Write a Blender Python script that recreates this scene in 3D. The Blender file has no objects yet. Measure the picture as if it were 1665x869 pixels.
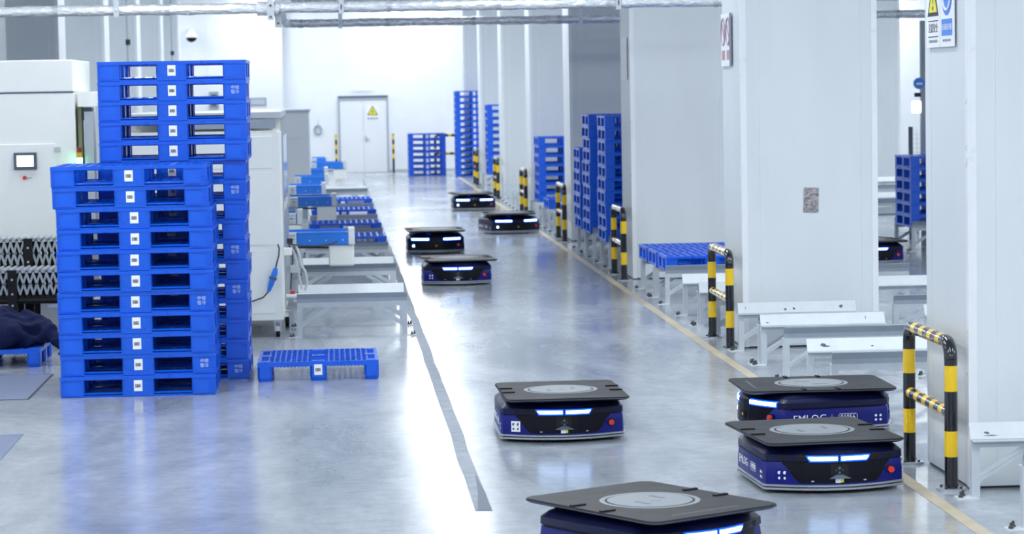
import bpy, math, random
from mathutils import Vector, Matrix
random.seed(7)
C = bpy.context.scene.collection
S = bpy.context.scene

# ---------------------------------------------------------------- camera
cam_d = bpy.data.cameras.new('camera'); cam = bpy.data.objects.new('camera', cam_d); C.objects.link(cam)
cam_d.sensor_width = 36.0; cam_d.lens = 4200.0 / 1665.0 * 36.0
cam_d.clip_start = 0.1; cam_d.clip_end = 300
cam_d.dof.use_dof = True; cam_d.dof.focus_distance = 18.5; cam_d.dof.aperture_fstop = 4.2
R3 = Matrix(((0.99740926, 0.02220602, -0.06842262), (-0.06978592, 0.06789021, -0.99524914), (-0.0174553, 0.99744564, 0.06926399)))
# columns of the matrix above map camera axes to the world (x right, y along the aisle, z up)
M4 = R3.to_4x4(); M4.translation = Vector((0, 0, 2.46))
cam.matrix_world = M4
S.camera = cam
# ---------------------------------------------------------------- world, light, exposure
S.view_settings.view_transform = 'Standard'; S.view_settings.look = 'None'
S.view_settings.exposure = 0.0; S.view_settings.gamma = 1.0
S.view_settings.use_curve_mapping = False
W = bpy.data.worlds.new('world'); S.world = W; W.use_nodes = True
W.node_tree.nodes['Background'].inputs[0].default_value = (0.85, 0.92, 1.0, 1)
W.node_tree.nodes['Background'].inputs[1].default_value = 0.6
LAMP_POWER = 142.0
LAMP_COL = (0.95, 0.985, 1.0)
CEIL = 5.6

# ---------------------------------------------------------------- materials
def srgb(r, g, b):
    f = lambda c: (c / 255 / 12.92) if c / 255 <= 0.04045 else ((c / 255 + 0.055) / 1.055) ** 2.4
    return (f(r), f(g), f(b), 1)
MATS = {}
def mat(name, col, rough=0.5, metal=0.0, noise=0.0, nscale=8.0, bump=0.0, bscale=60.0, coat=0.0, emit=None, es=0.0, stretch=(1, 1, 1), spec=0.5):
    if name in MATS: return MATS[name]
    m = bpy.data.materials.new(name); m.use_nodes = True
    nt = m.node_tree; b = nt.nodes['Principled BSDF']
    b.inputs['Base Color'].default_value = col
    b.inputs['Roughness'].default_value = rough
    b.inputs['Metallic'].default_value = metal
    b.inputs['Coat Weight'].default_value = coat
    b.inputs['Specular IOR Level'].default_value = spec
    if emit: b.inputs['Emission Color'].default_value = emit; b.inputs['Emission Strength'].default_value = es
    if noise or bump:
        tc = nt.nodes.new('ShaderNodeTexCoord'); mp = nt.nodes.new('ShaderNodeMapping')
        mp.inputs['Scale'].default_value = stretch
        nt.links.new(tc.outputs['Object'], mp.inputs[0])
    if noise:
        n = nt.nodes.new('ShaderNodeTexNoise'); n.inputs['Scale'].default_value = nscale; n.inputs['Detail'].default_value = 5
        nt.links.new(mp.outputs[0], n.inputs['Vector'])
        r = nt.nodes.new('ShaderNodeValToRGB')
        r.color_ramp.elements[0].position = 0.3; r.color_ramp.elements[1].position = 0.7
        r.color_ramp.elements[0].color = tuple(max(0, c * (1 - noise)) for c in col[:3]) + (1,)
        r.color_ramp.elements[1].color = tuple(min(1, c * (1 + noise)) for c in col[:3]) + (1,)
        nt.links.new(n.outputs[0], r.inputs[0]); nt.links.new(r.outputs[0], b.inputs['Base Color'])
        q = nt.nodes.new('ShaderNodeMapRange'); q.inputs[3].default_value = max(0, rough - 0.08); q.inputs[4].default_value = min(1, rough + 0.08)
        nt.links.new(n.outputs[0], q.inputs[0]); nt.links.new(q.outputs[0], b.inputs['Roughness'])
    if bump:
        n2 = nt.nodes.new('ShaderNodeTexNoise'); n2.inputs['Scale'].default_value = bscale; n2.inputs['Detail'].default_value = 3
        nt.links.new(mp.outputs[0], n2.inputs['Vector'])
        bp = nt.nodes.new('ShaderNodeBump'); bp.inputs['Strength'].default_value = bump; bp.inputs['Distance'].default_value = 0.02
        nt.links.new(n2.outputs[0], bp.inputs['Height']); nt.links.new(bp.outputs[0], b.inputs['Normal'])
    MATS[name] = m; return m

def floor_mat():
    m = bpy.data.materials.new('polished_concrete'); m.use_nodes = True; nt = m.node_tree; b = nt.nodes['Principled BSDF']
    N = nt.nodes.new; Lk = nt.links.new
    geo = N('ShaderNodeNewGeometry')
    def mp(s):
        x = N('ShaderNodeMapping'); x.inputs['Scale'].default_value = s; Lk(geo.outputs['Position'], x.inputs[0]); return x
    def noise(mpn, sc, det, rough=0.6, dist=0.0):
        n = N('ShaderNodeTexNoise'); n.inputs['Scale'].default_value = sc; n.inputs['Detail'].default_value = det
        n.inputs['Roughness'].default_value = rough; n.inputs['Distortion'].default_value = dist; Lk(mpn.outputs[0], n.inputs['Vector']); return n
    a = noise(mp((1, 0.35, 1)), 0.9, 8, 0.65, 0.6)
    c = noise(mp((1, 1, 1)), 7, 6, 0.7)
    r1 = N('ShaderNodeValToRGB'); r1.color_ramp.elements[0].position = 0.32; r1.color_ramp.elements[1].position = 0.68
    r1.color_ramp.elements[0].color = srgb(124, 134, 146); r1.color_ramp.elements[1].color = srgb(186, 193, 200)
    Lk(a.outputs[0], r1.inputs[0])
    r2 = N('ShaderNodeValToRGB'); r2.color_ramp.elements[0].position = 0.3; r2.color_ramp.elements[1].position = 0.7
    r2.color_ramp.elements[0].color = (0.72, 0.73, 0.75, 1); r2.color_ramp.elements[1].color = (1, 1, 1, 1)
    Lk(c.outputs[0], r2.inputs[0])
    mx = N('ShaderNodeMix'); mx.data_type = 'RGBA'; mx.blend_type = 'MULTIPLY'; mx.inputs[0].default_value = 0.8
    Lk(r1.outputs[0], mx.inputs[6]); Lk(r2.outputs[0], mx.inputs[7])
    # wear scratches, long across the aisle
    d = noise(mp((2.0, 9, 1)), 2.2, 5, 0.6)
    r3 = N('ShaderNodeValToRGB'); r3.color_ramp.elements[0].position = 0.60; r3.color_ramp.elements[1].position = 0.68
    r3.color_ramp.elements[0].color = (0, 0, 0, 1); r3.color_ramp.elements[1].color = (0.5, 0.5, 0.5, 1)
    Lk(d.outputs[0], r3.inputs[0])
    mx2 = N('ShaderNodeMix'); mx2.data_type = 'RGBA'
    Lk(r3.outputs[0], mx2.inputs[0]); Lk(mx.outputs[2], mx2.inputs[6]); mx2.inputs[7].default_value = srgb(110, 120, 135)
    Lk(mx2.outputs[2], b.inputs['Base Color'])
    rr = N('ShaderNodeMapRange'); rr.inputs[1].default_value = 0.3; rr.inputs[2].default_value = 0.7
    rr.inputs[3].default_value = 0.13; rr.inputs[4].default_value = 0.25
    e = noise(mp((1, 0.4, 1)), 0.9, 5, 0.6, 0.4); Lk(e.outputs[0], rr.inputs[0]); Lk(rr.outputs[0], b.inputs['Roughness'])
    b.inputs['Specular IOR Level'].default_value = 0.65
    bp = N('ShaderNodeBump'); bp.inputs['Strength'].default_value = 0.06; bp.inputs['Distance'].default_value = 0.004
    f = noise(mp((3.0, 1.2, 1)), 2.2, 2, 0.5); Lk(f.outputs[0], bp.inputs['Height']); Lk(bp.outputs[0], b.inputs['Normal'])
    return m

M = dict(
 floor=floor_mat(),
 wall=mat('white_wall_panel', srgb(232, 236, 241), 0.45, noise=0.02, nscale=2),
 col=mat('column_panel', srgb(212, 219, 224), 0.42, noise=0.025, nscale=3, stretch=(1, 1, 0.3)),
 coltrim=mat('column_corner_trim', srgb(228, 232, 238), 0.3, noise=0.02),
 seam=mat('panel_seam', srgb(236, 240, 244), 0.5),
 dark=mat('dark_gap', srgb(40, 46, 56), 0.7),
 ceil=mat('ceiling_panel', srgb(225, 230, 236), 0.6),
 tube=mat('lamp_diffuser', (1, 1, 1, 1), 0.5, emit=(0.9, 0.95, 1, 1), es=9.0),
 blue=mat('blue_plastic', srgb(0, 88, 212), 0.29, noise=0.10, nscale=5, bump=0.03, bscale=90, spec=0.5),
 white=mat('white_print', srgb(235, 238, 242), 0.5),
 ink=mat('dark_print', srgb(45, 48, 60), 0.6),
 paleblue=mat('pale_blue_print', srgb(190, 212, 245), 0.5),
 steel=mat('grey_painted_steel', srgb(184, 193, 201), 0.4, noise=0.05, nscale=9),
 steelw=mat('pale_and_lit_steel', srgb(208, 215, 220), 0.38, noise=0.04, nscale=9),
 steeld=mat('grey_and_shaded_steel', srgb(150, 161, 174), 0.4, noise=0.05, nscale=9),
 bolt=mat('bolt_steel', srgb(90, 95, 98), 0.35, metal=0.8),
 black=mat('gloss_black_paint', srgb(18, 20, 26), 0.16, coat=0.5),
 yellow=mat('gloss_yellow_paint', srgb(238, 196, 8), 0.2, coat=0.4, noise=0.03),
 navy=mat('navy_shell', srgb(9, 20, 112), 0.38, noise=0.08, coat=0.05, spec=0.25),
 mark=mat('blue_marker', (0, 0.03, .5, 1), 0.4, emit=(0.0, 0.05, 1, 1), es=.6),
 navyd=mat('dark_navy_shell', srgb(12, 18, 56), 0.38, noise=0.08, coat=0.05, spec=0.25),
 blk=mat('black_panel', srgb(8, 10, 22), 0.42, spec=0.18),
 blkm=mat('matt_black', srgb(13, 14, 18), 0.6, spec=0.3),
 deck=mat('rubber_deck', srgb(26, 29, 35), 0.5, noise=0.4, nscale=6, bump=0.06, bscale=200, spec=0.2),
 alu=mat('brushed_aluminium', srgb(180, 186, 194), 0.32, metal=0.6, noise=0.04),
 disc=mat('turntable_grey', srgb(128, 135, 142), 0.5, noise=0.06, spec=0.3),
 discd=mat('turntable_mark', srgb(116, 122, 130), 0.5),
 lamp=mat('robot_lamp', (1, 1, 1, 1), 0.4, emit=(0.50, 0.78, 1, 1), es=5.0),
 lampb=mat('robot_lamp_rim', (0, 0.05, 1, 1), 0.4, emit=(0.0, 0.10, 1, 1), es=1.6),
 red=mat('red_button', srgb(214, 50, 30), 0.35),
 redw=mat('red_wheel', srgb(150, 60, 50), 0.5),
 cream=mat('machine_white', srgb(238, 241, 238), 0.4, noise=0.015, nscale=3),
 creamd=mat('machine_grey', srgb(186, 193, 198), 0.42, noise=0.02, nscale=3),
 glassb=mat('blue_tint_window', srgb(110, 150, 215), 0.12, coat=0.5),
 screen=mat('lit_screen', (1, 1, 1, 1), 0.4, emit=(0.85, 0.95, 1, 1), es=2.2),
 bezel=mat('grey_bezel', srgb(80, 92, 112), 0.45),
 green=mat('green_lamp', (0.1, 1, 0.2, 1), 0.4, emit=(0.2, 1.0, 0.35, 1), es=9),
 redl=mat('red_lamp_lens', srgb(150, 40, 30), 0.3), amber=mat('amber_lamp_lens', srgb(220, 170, 20), 0.3),
 arm=mat('blue_beam_paint', srgb(34, 122, 226), 0.33, noise=0.04),
 foil=mat('foil_lagging', srgb(226, 230, 236), 0.26, metal=0.5, noise=0.10, nscale=12, bump=0.9, bscale=11, stretch=(0.8, 3, 3)),
 galv=mat('galvanised_steel', srgb(190, 196, 204), 0.35, metal=0.5),
 cloth=mat('navy_cloth', srgb(20, 28, 66), 0.92, noise=0.2, nscale=14, bump=0.4, bscale=120, spec=0.2),
 tape_y=mat('worn_yellow_tape', srgb(186, 175, 152), 0.45, noise=0.12, nscale=5),
 tape_g=mat('worn_grey_tape', srgb(142, 150, 160), 0.6, noise=0.2, nscale=6, spec=0.2),
 tape_gd=mat('dark_grey_tape', srgb(112, 120, 132), 0.7, spec=0.2),
 hatch=mat('steel_floor_plate', srgb(108, 120, 150), 0.4, noise=0.06, bump=0.15, bscale=30),
 door=mat('door_panel', srgb(228, 232, 236), 0.4), doorf=mat('door_frame', srgb(170, 178, 188), 0.4),
 rubber=mat('hose_rubber', srgb(60, 62, 70), 0.5), hose=mat('clear_hose', srgb(200, 205, 205), 0.2),
 signy=mat('sign_yellow', srgb(228, 222, 30), 0.4), signb=mat('sign_blue', srgb(50, 130, 225), 0.4),
 signr=mat('sign_dull_red', srgb(178, 140, 152), 0.5), silver=mat('dull_red_ring', srgb(172, 150, 164), 0.5),
 lampw=mat('lit_work_lamp', (1, 1, 1, 1), 0.4, emit=(1, 1, 0.95, 1), es=3.0),
 patch=mat('foil_patch', srgb(150, 146, 148), 0.3, metal=0.6, noise=0.45, nscale=28, bump=0.8, bscale=40),
 roller=mat('pale_roller', srgb(168, 176, 182), 0.35, metal=0.2),
)

# ---------------------------------------------------------------- mesh builder
class MB:
    def __init__(s): s.v = []; s.f = []
    def add(s, vs, fs):
        o = len(s.v); s.v += [tuple(v) for v in vs]; s.f += [tuple(i + o for i in f) for f in fs]
    def box(s, x0, x1, y0, y1, z0, z1, T=None):
        vs = [(x0, y0, z0), (x1, y0, z0), (x1, y1, z0), (x0, y1, z0), (x0, y0, z1), (x1, y0, z1), (x1, y1, z1), (x0, y1, z1)]
        if T is not None: vs = [T @ Vector(v) for v in vs]
        s.add(vs, [(0, 3, 2, 1), (4, 5, 6, 7), (0, 1, 5, 4), (1, 2, 6, 5), (2, 3, 7, 6), (3, 0, 4, 7)]); return s
    def cbox(s, c, d, T=None):
        return s.box(c[0] - d[0] / 2, c[0] + d[0] / 2, c[1] - d[1] / 2, c[1] + d[1] / 2, c[2] - d[2] / 2, c[2] + d[2] / 2, T)
    def loft(s, rings, cap0=True, cap1=True, closed=True):
        n = len(rings[0]); vs = [p for r in rings for p in r]; fs = []
        for k in range(len(rings) - 1):
            for i in range(n if closed else n - 1):
                j = (i + 1) % n
                fs.append((k * n + i, k * n + j, (k + 1) * n + j, (k + 1) * n + i))
        if cap0: fs.append(tuple(reversed(range(n))))
        if cap1: fs.append(tuple(range((len(rings) - 1) * n, len(rings) * n)))
        s.add(vs, fs); return s
    def prism(s, pts, z0, z1, T=None):           # pts: ccw xy outline
        r0 = [Vector((x, y, z0)) for x, y in pts]; r1 = [Vector((x, y, z1)) for x, y in pts]
        if T is not None: r0 = [T @ p for p in r0]; r1 = [T @ p for p in r1]
        return s.loft([r0, r1])
    def tube(s, pts, r, n=10, caps=True):
        pts = [Vector(p) for p in pts]; rings = []; prev = None
        rs = r if isinstance(r, (list, tuple)) else [r] * len(pts)
        for i, p in enumerate(pts):
            a = pts[max(i - 1, 0)]; b = pts[min(i + 1, len(pts) - 1)]
            t = (b - a).normalized()
            if prev is None: u = t.orthogonal().normalized()
            else: u = (prev - t * prev.dot(t)).normalized()
            prev = u; w = t.cross(u)
            rings.append([p + rs[i] * (math.cos(2 * math.pi * k / n) * u + math.sin(2 * math.pi * k / n) * w) for k in range(n)])
        return s.loft(rings, caps, caps)
    def bar(s, p0, p1, w, h, up=(0, 0, 1)):       # rectangular bar between two points
        p0 = Vector(p0); p1 = Vector(p1); t = (p1 - p0).normalized(); a = Vector(up).cross(t).normalized(); b = t.cross(a)
        r = lambda p: [p + a * w / 2 + b * h / 2, p - a * w / 2 + b * h / 2, p - a * w / 2 - b * h / 2, p + a * w / 2 - b * h / 2]
        return s.loft([r(p0), r(p1)])
    def cyl(s, c, r, h, n=24, axis='z', r2=None):
        r2 = r if r2 is None else r2; c = Vector(c)
        A = {'z': (Vector((1, 0, 0)), Vector((0, 1, 0)), Vector((0, 0, 1))), 'x': (Vector((0, 1, 0)), Vector((0, 0, 1)), Vector((1, 0, 0))), 'y': (Vector((0, 0, 1)), Vector((1, 0, 0)), Vector((0, 1, 0)))}[axis]
        ring = lambda rr, t: [c + A[0] * rr * math.cos(2 * math.pi * k / n) + A[1] * rr * math.sin(2 * math.pi * k / n) + A[2] * t for k in range(n)]
        return s.loft([ring(r, 0), ring(r2, h)])
    def mesh(s, name, m, smooth=False):
        me = bpy.data.meshes.new(name); me.from_pydata(s.v, [], s.f); me.materials.append(m)
        if smooth:
            me.polygons.foreach_set('use_smooth', [True] * len(me.polygons))
            try: me.set_sharp_from_angle(angle=math.radians(35))
            except Exception: pass
        me.update(); return me
    def build(s, name, m, parent=None, smooth=False, bevel=0.0, loc=None):
        o = bpy.data.objects.new(name, s.mesh(name, m, smooth)); C.objects.link(o)
        if parent: o.parent = parent
        if loc: o.location = loc
        if bevel:
            b = o.modifiers.new('bevel', 'BEVEL'); b.width = bevel; b.segments = 2; b.limit_method = 'ANGLE'; b.angle_limit = math.radians(40)
        return o

def tag(o, label=None, cat=None, group=None, kind=None):
    if label: o['label'] = label
    if cat: o['category'] = cat
    if group: o['group'] = group
    if kind: o['kind'] = kind
    return o
def empty(name, loc=(0, 0, 0), rz=0.0):
    o = bpy.data.objects.new(name, None); o.empty_display_size = 0.1; C.objects.link(o); o.location = loc; o.rotation_euler = (0, 0, rz); return o
KIDS = {}
def kids(o): return [c for c in C.objects if c.parent is o]
def copy_tree(o, src_kids):
    r = o.copy(); C.objects.link(r)
    for ch, sub in src_kids:
        c = ch.copy(); C.objects.link(c); c.parent = r
        for g in sub:
            d = g.copy(); C.objects.link(d); d.parent = c
    return r
def tree_of(o): return [(ch, list(ch.children)) for ch in o.children]
def text_mesh(name, txt, size, m, T, parent=None, ext=0.0006, label=None, sx=1.0):
    cu = bpy.data.curves.new(name, 'FONT'); cu.body = txt; cu.size = size; cu.extrude = ext
    cu.align_x = 'CENTER'; cu.align_y = 'CENTER'; cu.resolution_u = 2; cu.space_line = 1.05
    tmp = bpy.data.objects.new('tmp', cu); C.objects.link(tmp)
    bpy.context.view_layer.update()
    me = bpy.data.meshes.new_from_object(tmp.evaluated_get(bpy.context.evaluated_depsgraph_get()))
    bpy.data.objects.remove(tmp)
    me.transform(T @ Matrix.Diagonal((sx, 1, 1, 1)))
    me.materials.clear(); me.materials.append(m); me.name = name
    o = bpy.data.objects.new(name, me); C.objects.link(o)
    if parent: o.parent = parent
    if label: o['label'] = label
    return o
def frame(o, xa, ya):    # matrix with local x, y axes given (z = x cross y), origin o
    xa = Vector(xa).normalized(); ya = Vector(ya).normalized(); za = xa.cross(ya)
    m = Matrix((xa, ya, za)).transposed().to_4x4(); m.translation = Vector(o); return m
ORD = ['', 'bottom', 'second', 'third', 'fourth', 'fifth', 'sixth', 'seventh', 'eighth', 'ninth', 'tenth', 'eleventh', 'twelfth', 'thirteenth', 'fourteenth', 'fifteenth', 'sixteenth']

# ---------------------------------------------------------------- setting
XR, XL, YB, Y0 = 20.0, -9.0, 77.6, -12.0
tag(MB().box(XL, XR, Y0, YB, -0.1, 0).build('floor', M['floor']), kind='structure')
tag(MB().box(XL, XR, Y0, YB, CEIL, CEIL + 0.1).build('ceiling', M['ceil']), kind='structure')
wb = tag(MB().box(-1.42, XR, YB, YB + 0.2, 0, CEIL).build('wall_back', M['wall']), kind='structure')
for x in (3.4, 5.8, 8.2, 10.6, 13.0, 15.4, 17.8):
    MB().box(x - 0.01, x + 0.01, YB - 0.006, YB + 0.001, 0, CEIL).build('panel_joint', M['seam'], wb)
wl2 = tag(MB().box(XL, -1.42, YB - 0.7, YB + 0.2, 0, CEIL).build('wall_back_left', M['wall']), kind='structure')
for x in (-3.6, -6.0):
    MB().box(x - 0.01, x + 0.01, YB - 0.706, YB - 0.699, 0, CEIL).build('panel_joint', M['seam'], wl2)
tag(MB().box(XL - 0.2, XL, Y0, YB, 0, CEIL).build('wall_left', M['wall']), kind='structure')
tag(MB().box(XR, XR + 0.2, Y0, YB, 0, CEIL).build('wall_right', M['wall']), kind='structure')
tag(MB().box(XL, XR, Y0 - 0.2, Y0, 0, CEIL).build('wall_front', M['wall']), kind='structure')
tag(MB().box(-1.4, XR, YB - 0.03, YB, 0, 0.08).build('baseboard_back', M['creamd']), kind='structure')

# ceiling lamps: a fixture and its own area light
COLY = [15.2, 23.75, 32.6, 41.0, 49.2, 57.4, 65.6, 73.8]
lx = [-6.3, -1.9, 2.2, 7.3, 12.0, 16.5]
fixmesh = MB().box(-0.12, 0.12, -1.5, 1.5, 0, 0.05).mesh('lamp_housing', M['galv'])
difmesh = MB().box(-0.10, 0.10, -1.47, 1.47, -0.02, 0.0).mesh('diffuser', M['tube'])
side = {-6.3: 'far left row', -1.9: 'row left of the robot aisle', 2.2: 'row above the robot aisle', 7.3: 'row above the second aisle', 12.0: 'row right of the second aisle', 16.5: 'far right row'}
for xi, x in enumerate(lx):
    for k in range(11):
        y = -6.0 + k * 8.2
        if k == 5: continue          # no lamps are lit in this bay
        r = empty('ceiling_lamp', (x, y, CEIL - 0.06))
        tag(r, 'long white ceiling tube lamp, %s, %s from the front' % (side[x], ['nearest', 'second', 'third', 'fourth', 'fifth', 'x', 'sixth', 'seventh', 'eighth', 'ninth', 'tenth'][k]), 'lamp', 'ceiling tube lamps')
        a = bpy.data.objects.new('lamp_housing', fixmesh); C.objects.link(a); a.parent = r
        b = bpy.data.objects.new('diffuser', difmesh); C.objects.link(b); b.parent = r
        ld = bpy.data.lights.new('tube_light', 'AREA'); ld.shape = 'RECTANGLE'; ld.size = 0.5; ld.size_y = 3.4
        ld.energy = LAMP_POWER; ld.color = LAMP_COL
        lo = bpy.data.objects.new('tube_light', ld); C.objects.link(lo); lo.location = (x, y, CEIL - 0.12)

# columns ------------------------------------------------------------
def column(x0, x1, y0, d, side_sign):
    c = MB().box(x0 + 0.012, x1 - 0.012, y0 + 0.012, y0 + d - 0.012, 0, CEIL).build('column', M['dark'])
    tag(c, kind='structure')
    w = x1 - x0; g = 0.003
    xs = [x0, x0 + 0.165, x0 + w * 0.88, x1]
    for i in range(3):
        MB().box(xs[i] + (g if i else 0), xs[i + 1] - (g if i < 2 else 0), y0, y0 + 0.012, 0.015, CEIL).build('panel', M['col'], c)
        MB().box(xs[i], xs[i + 1], y0 + d - 0.012, y0 + d, 0.015, CEIL).build('panel', M['col'], c)
    for i in (1, 2):
        MB().box(xs[i] - g, xs[i] + g, y0 + 0.004, y0 + 0.0125, 0.015, CEIL).build('seam', M['seam'], c)
    for (xa, xb) in ((x0, x0 + 0.012), (x1 - 0.012, x1)):
        MB().box(xa, xb, y0 + 0.0121, y0 + d * 0.86 - g, 0.015, CEIL).build('panel', M['col'], c)
        MB().box(xa, xb, y0 + d * 0.86 + g, y0 + d - 0.0121, 0.015, CEIL).build('panel', M['col'], c)
    for xa, s in ((x0, 1), (x1, -1)):
        MB().box(min(xa - s * 0.004, xa + s * 0.05), max(xa - s * 0.004, xa + s * 0.05), y0 - 0.004, y0 + 0.0, 0.01, CEIL).build('corner_trim', M['coltrim'], c)
        MB().box(min(xa - s * 0.004, xa), max(xa - s * 0.004, xa), y0, y0 + 0.05, 0.01, CEIL).build('corner_trim', M['coltrim'], c)
    return c
for y in COLY:
    column(3.785, 5.055, y, 1.1, -1)
for y in [33.8, 41.6, 50.0, 58.4, 66.6, 74.2]:
    column(-5.6, -4.3, y, 1.1, 1)
column(11.45, 12.75, 57.4, 1.1, 1); column(11.45, 12.75, 41.0, 1.1, 1)

# door ---------------------------------------------------------------
dr = empty('door_1', (0.95, YB, 0)); tag(dr, kind='structure')
f = MB(); f.box(-0.75, -0.70, -0.06, 0.0, 0, 2.24); f.box(0.70, 0.75, -0.06, 0.0, 0, 2.24); f.box(-0.70, 0.70, -0.06, 0.0, 2.17, 2.24)
f.build('door_frame', M['doorf'], dr)
MB().box(-0.695, -0.004, -0.045, -0.005, 0.01, 2.16).build('door_leaf', M['door'], dr)
dl = MB().box(0.004, 0.695, -0.045, -0.005, 0.01, 2.16).build('door_leaf', M['door'], dr)
MB().box(-0.75, 0.75, -0.07, -0.06, 2.24, 2.30).build('drip_strip', M['bezel'], dr)
h = MB().box(0.05, 0.10, -0.06, -0.045, 0.92, 1.10); h.box(0.05, 0.17, -0.085, -0.06, 0.99, 1.02); h.build('door_handle', M['galv'], dr)
sg = empty('electric_hazard_sign', (1.23, YB - 0.047, 1.55)); tag(sg, 'white sheet with yellow lightning triangle on right door leaf', 'sign')
MB().box(-0.2, 0.2, -0.004, 0, 0, 0.48).build('sign_board', M['white'], sg)
tri = lambda r, cz: [(r * math.cos(math.radians(a)), cz + r * math.sin(math.radians(a))) for a in (210, 330, 90)]
TY = Matrix(((1, 0, 0, 0), (0, 0, -1, 0), (0, 1, 0, 0), (0, 0, 0, 1)))   # xy outline -> xz plane, extrude toward -y
MB().prism(tri(0.19, 0.26), 0.004, 0.007, TY).build('triangle_border', M['ink'], sg)
MB().prism(tri(0.15, 0.26), 0.007, 0.009, TY).build('yellow_triangle', M['signy'], sg)
MB().prism([(-0.01, 0.18), (0.03, 0.27), (0.005, 0.265), (0.02, 0.35), (-0.03, 0.25), (0.0, 0.255)], 0.009, 0.011, TY).build('lightning_bolt', M['ink'], sg)
text_mesh('lettering', '有电危险', 0.085, M['ink'], frame((0, -0.005, 0.06), (1, 0, 0), (0, 0, 1)), sg)

# floor markings -------------------------------------------------------
yl = MB(); pts = [(3.45, -8.0), (3.44, 13.6), (3.45, 16), (3.43, 24), (3.45, 33), (3.46, 45), (3.46, 72)]
for (a, b) in zip(pts, pts[1:]):
    yl.add([(a[0], a[1], 0.0015), (a[0] + 0.09, a[1], 0.0015), (b[0] + 0.09, b[1], 0.0015), (b[0], b[1], 0.0015)], [(0, 1, 2, 3)])
tag(yl.build('floor_line', M['tape_y']), 'worn pale yellow line painted on the floor beside the right uprights', 'floor marking')
gl = MB(); rnd = random.Random(3); prev = None; y = 14.9
while y < 72:
    x = 0.79 + rnd.uniform(-.008, .008); q = (x, x + 0.092 + rnd.uniform(-.004, .004), y)
    if prev: gl.add([(prev[0], prev[2], .0015), (prev[1], prev[2], .0015), (q[1], q[2], .0015), (q[0], q[2], .0015)], [(0, 1, 2, 3)])
    prev = q; y += 0.5 + y * 0.01
g = gl.build('floor_line', M['tape_g']); tag(g, 'wide scuffed grey strip on the floor left of the robot lane', 'floor marking')
MB().add([(0.80, 14.92, .0025), (0.885, 14.9, .0025), (0.885, 15.6, .0025), (0.86, 16.4, .0025)], [(0, 1, 2, 3)])
k = MB(); k.add([(0.80, 14.92, .0025), (0.885, 14.9, .0025), (0.884, 15.6, .0025), (0.865, 16.4, .0025), (0.84, 15.6, .0025)], [(0, 1, 2, 3, 4)])
k.build('dark_end', M['tape_gd'], g)  # darker wedge over the near end of the strip
for (xa, xb, ya, yb2, lab) in ((-4.6, -2.52, 21.1, 22.93, 'square steel floor plate with dark joint left of the front pallet stack'), (-4.6, -2.29, 17.3, 18.9, 'faint steel floor plate at the left edge nearest the camera')):
    r = empty('floor_plate', ((xa + xb) / 2, (ya + yb2) / 2, 0)); tag(r, lab, 'floor plate')
    w = (xb - xa) / 2; d = (yb2 - ya) / 2
    MB().box(-w, w, -d, d, 0, 0.004).build('plate', M['hatch'], r)
    e = MB()
    e.box(-w - .015, w + .015, -d - .02, -d, 0, .003); e.box(-w - .015, w + .015, d, d + .03, 0, .003); e.box(w, w + .02, -d, d, 0, .003)
    if ya > 20: e.build('joint', M['dark'], r)

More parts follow.
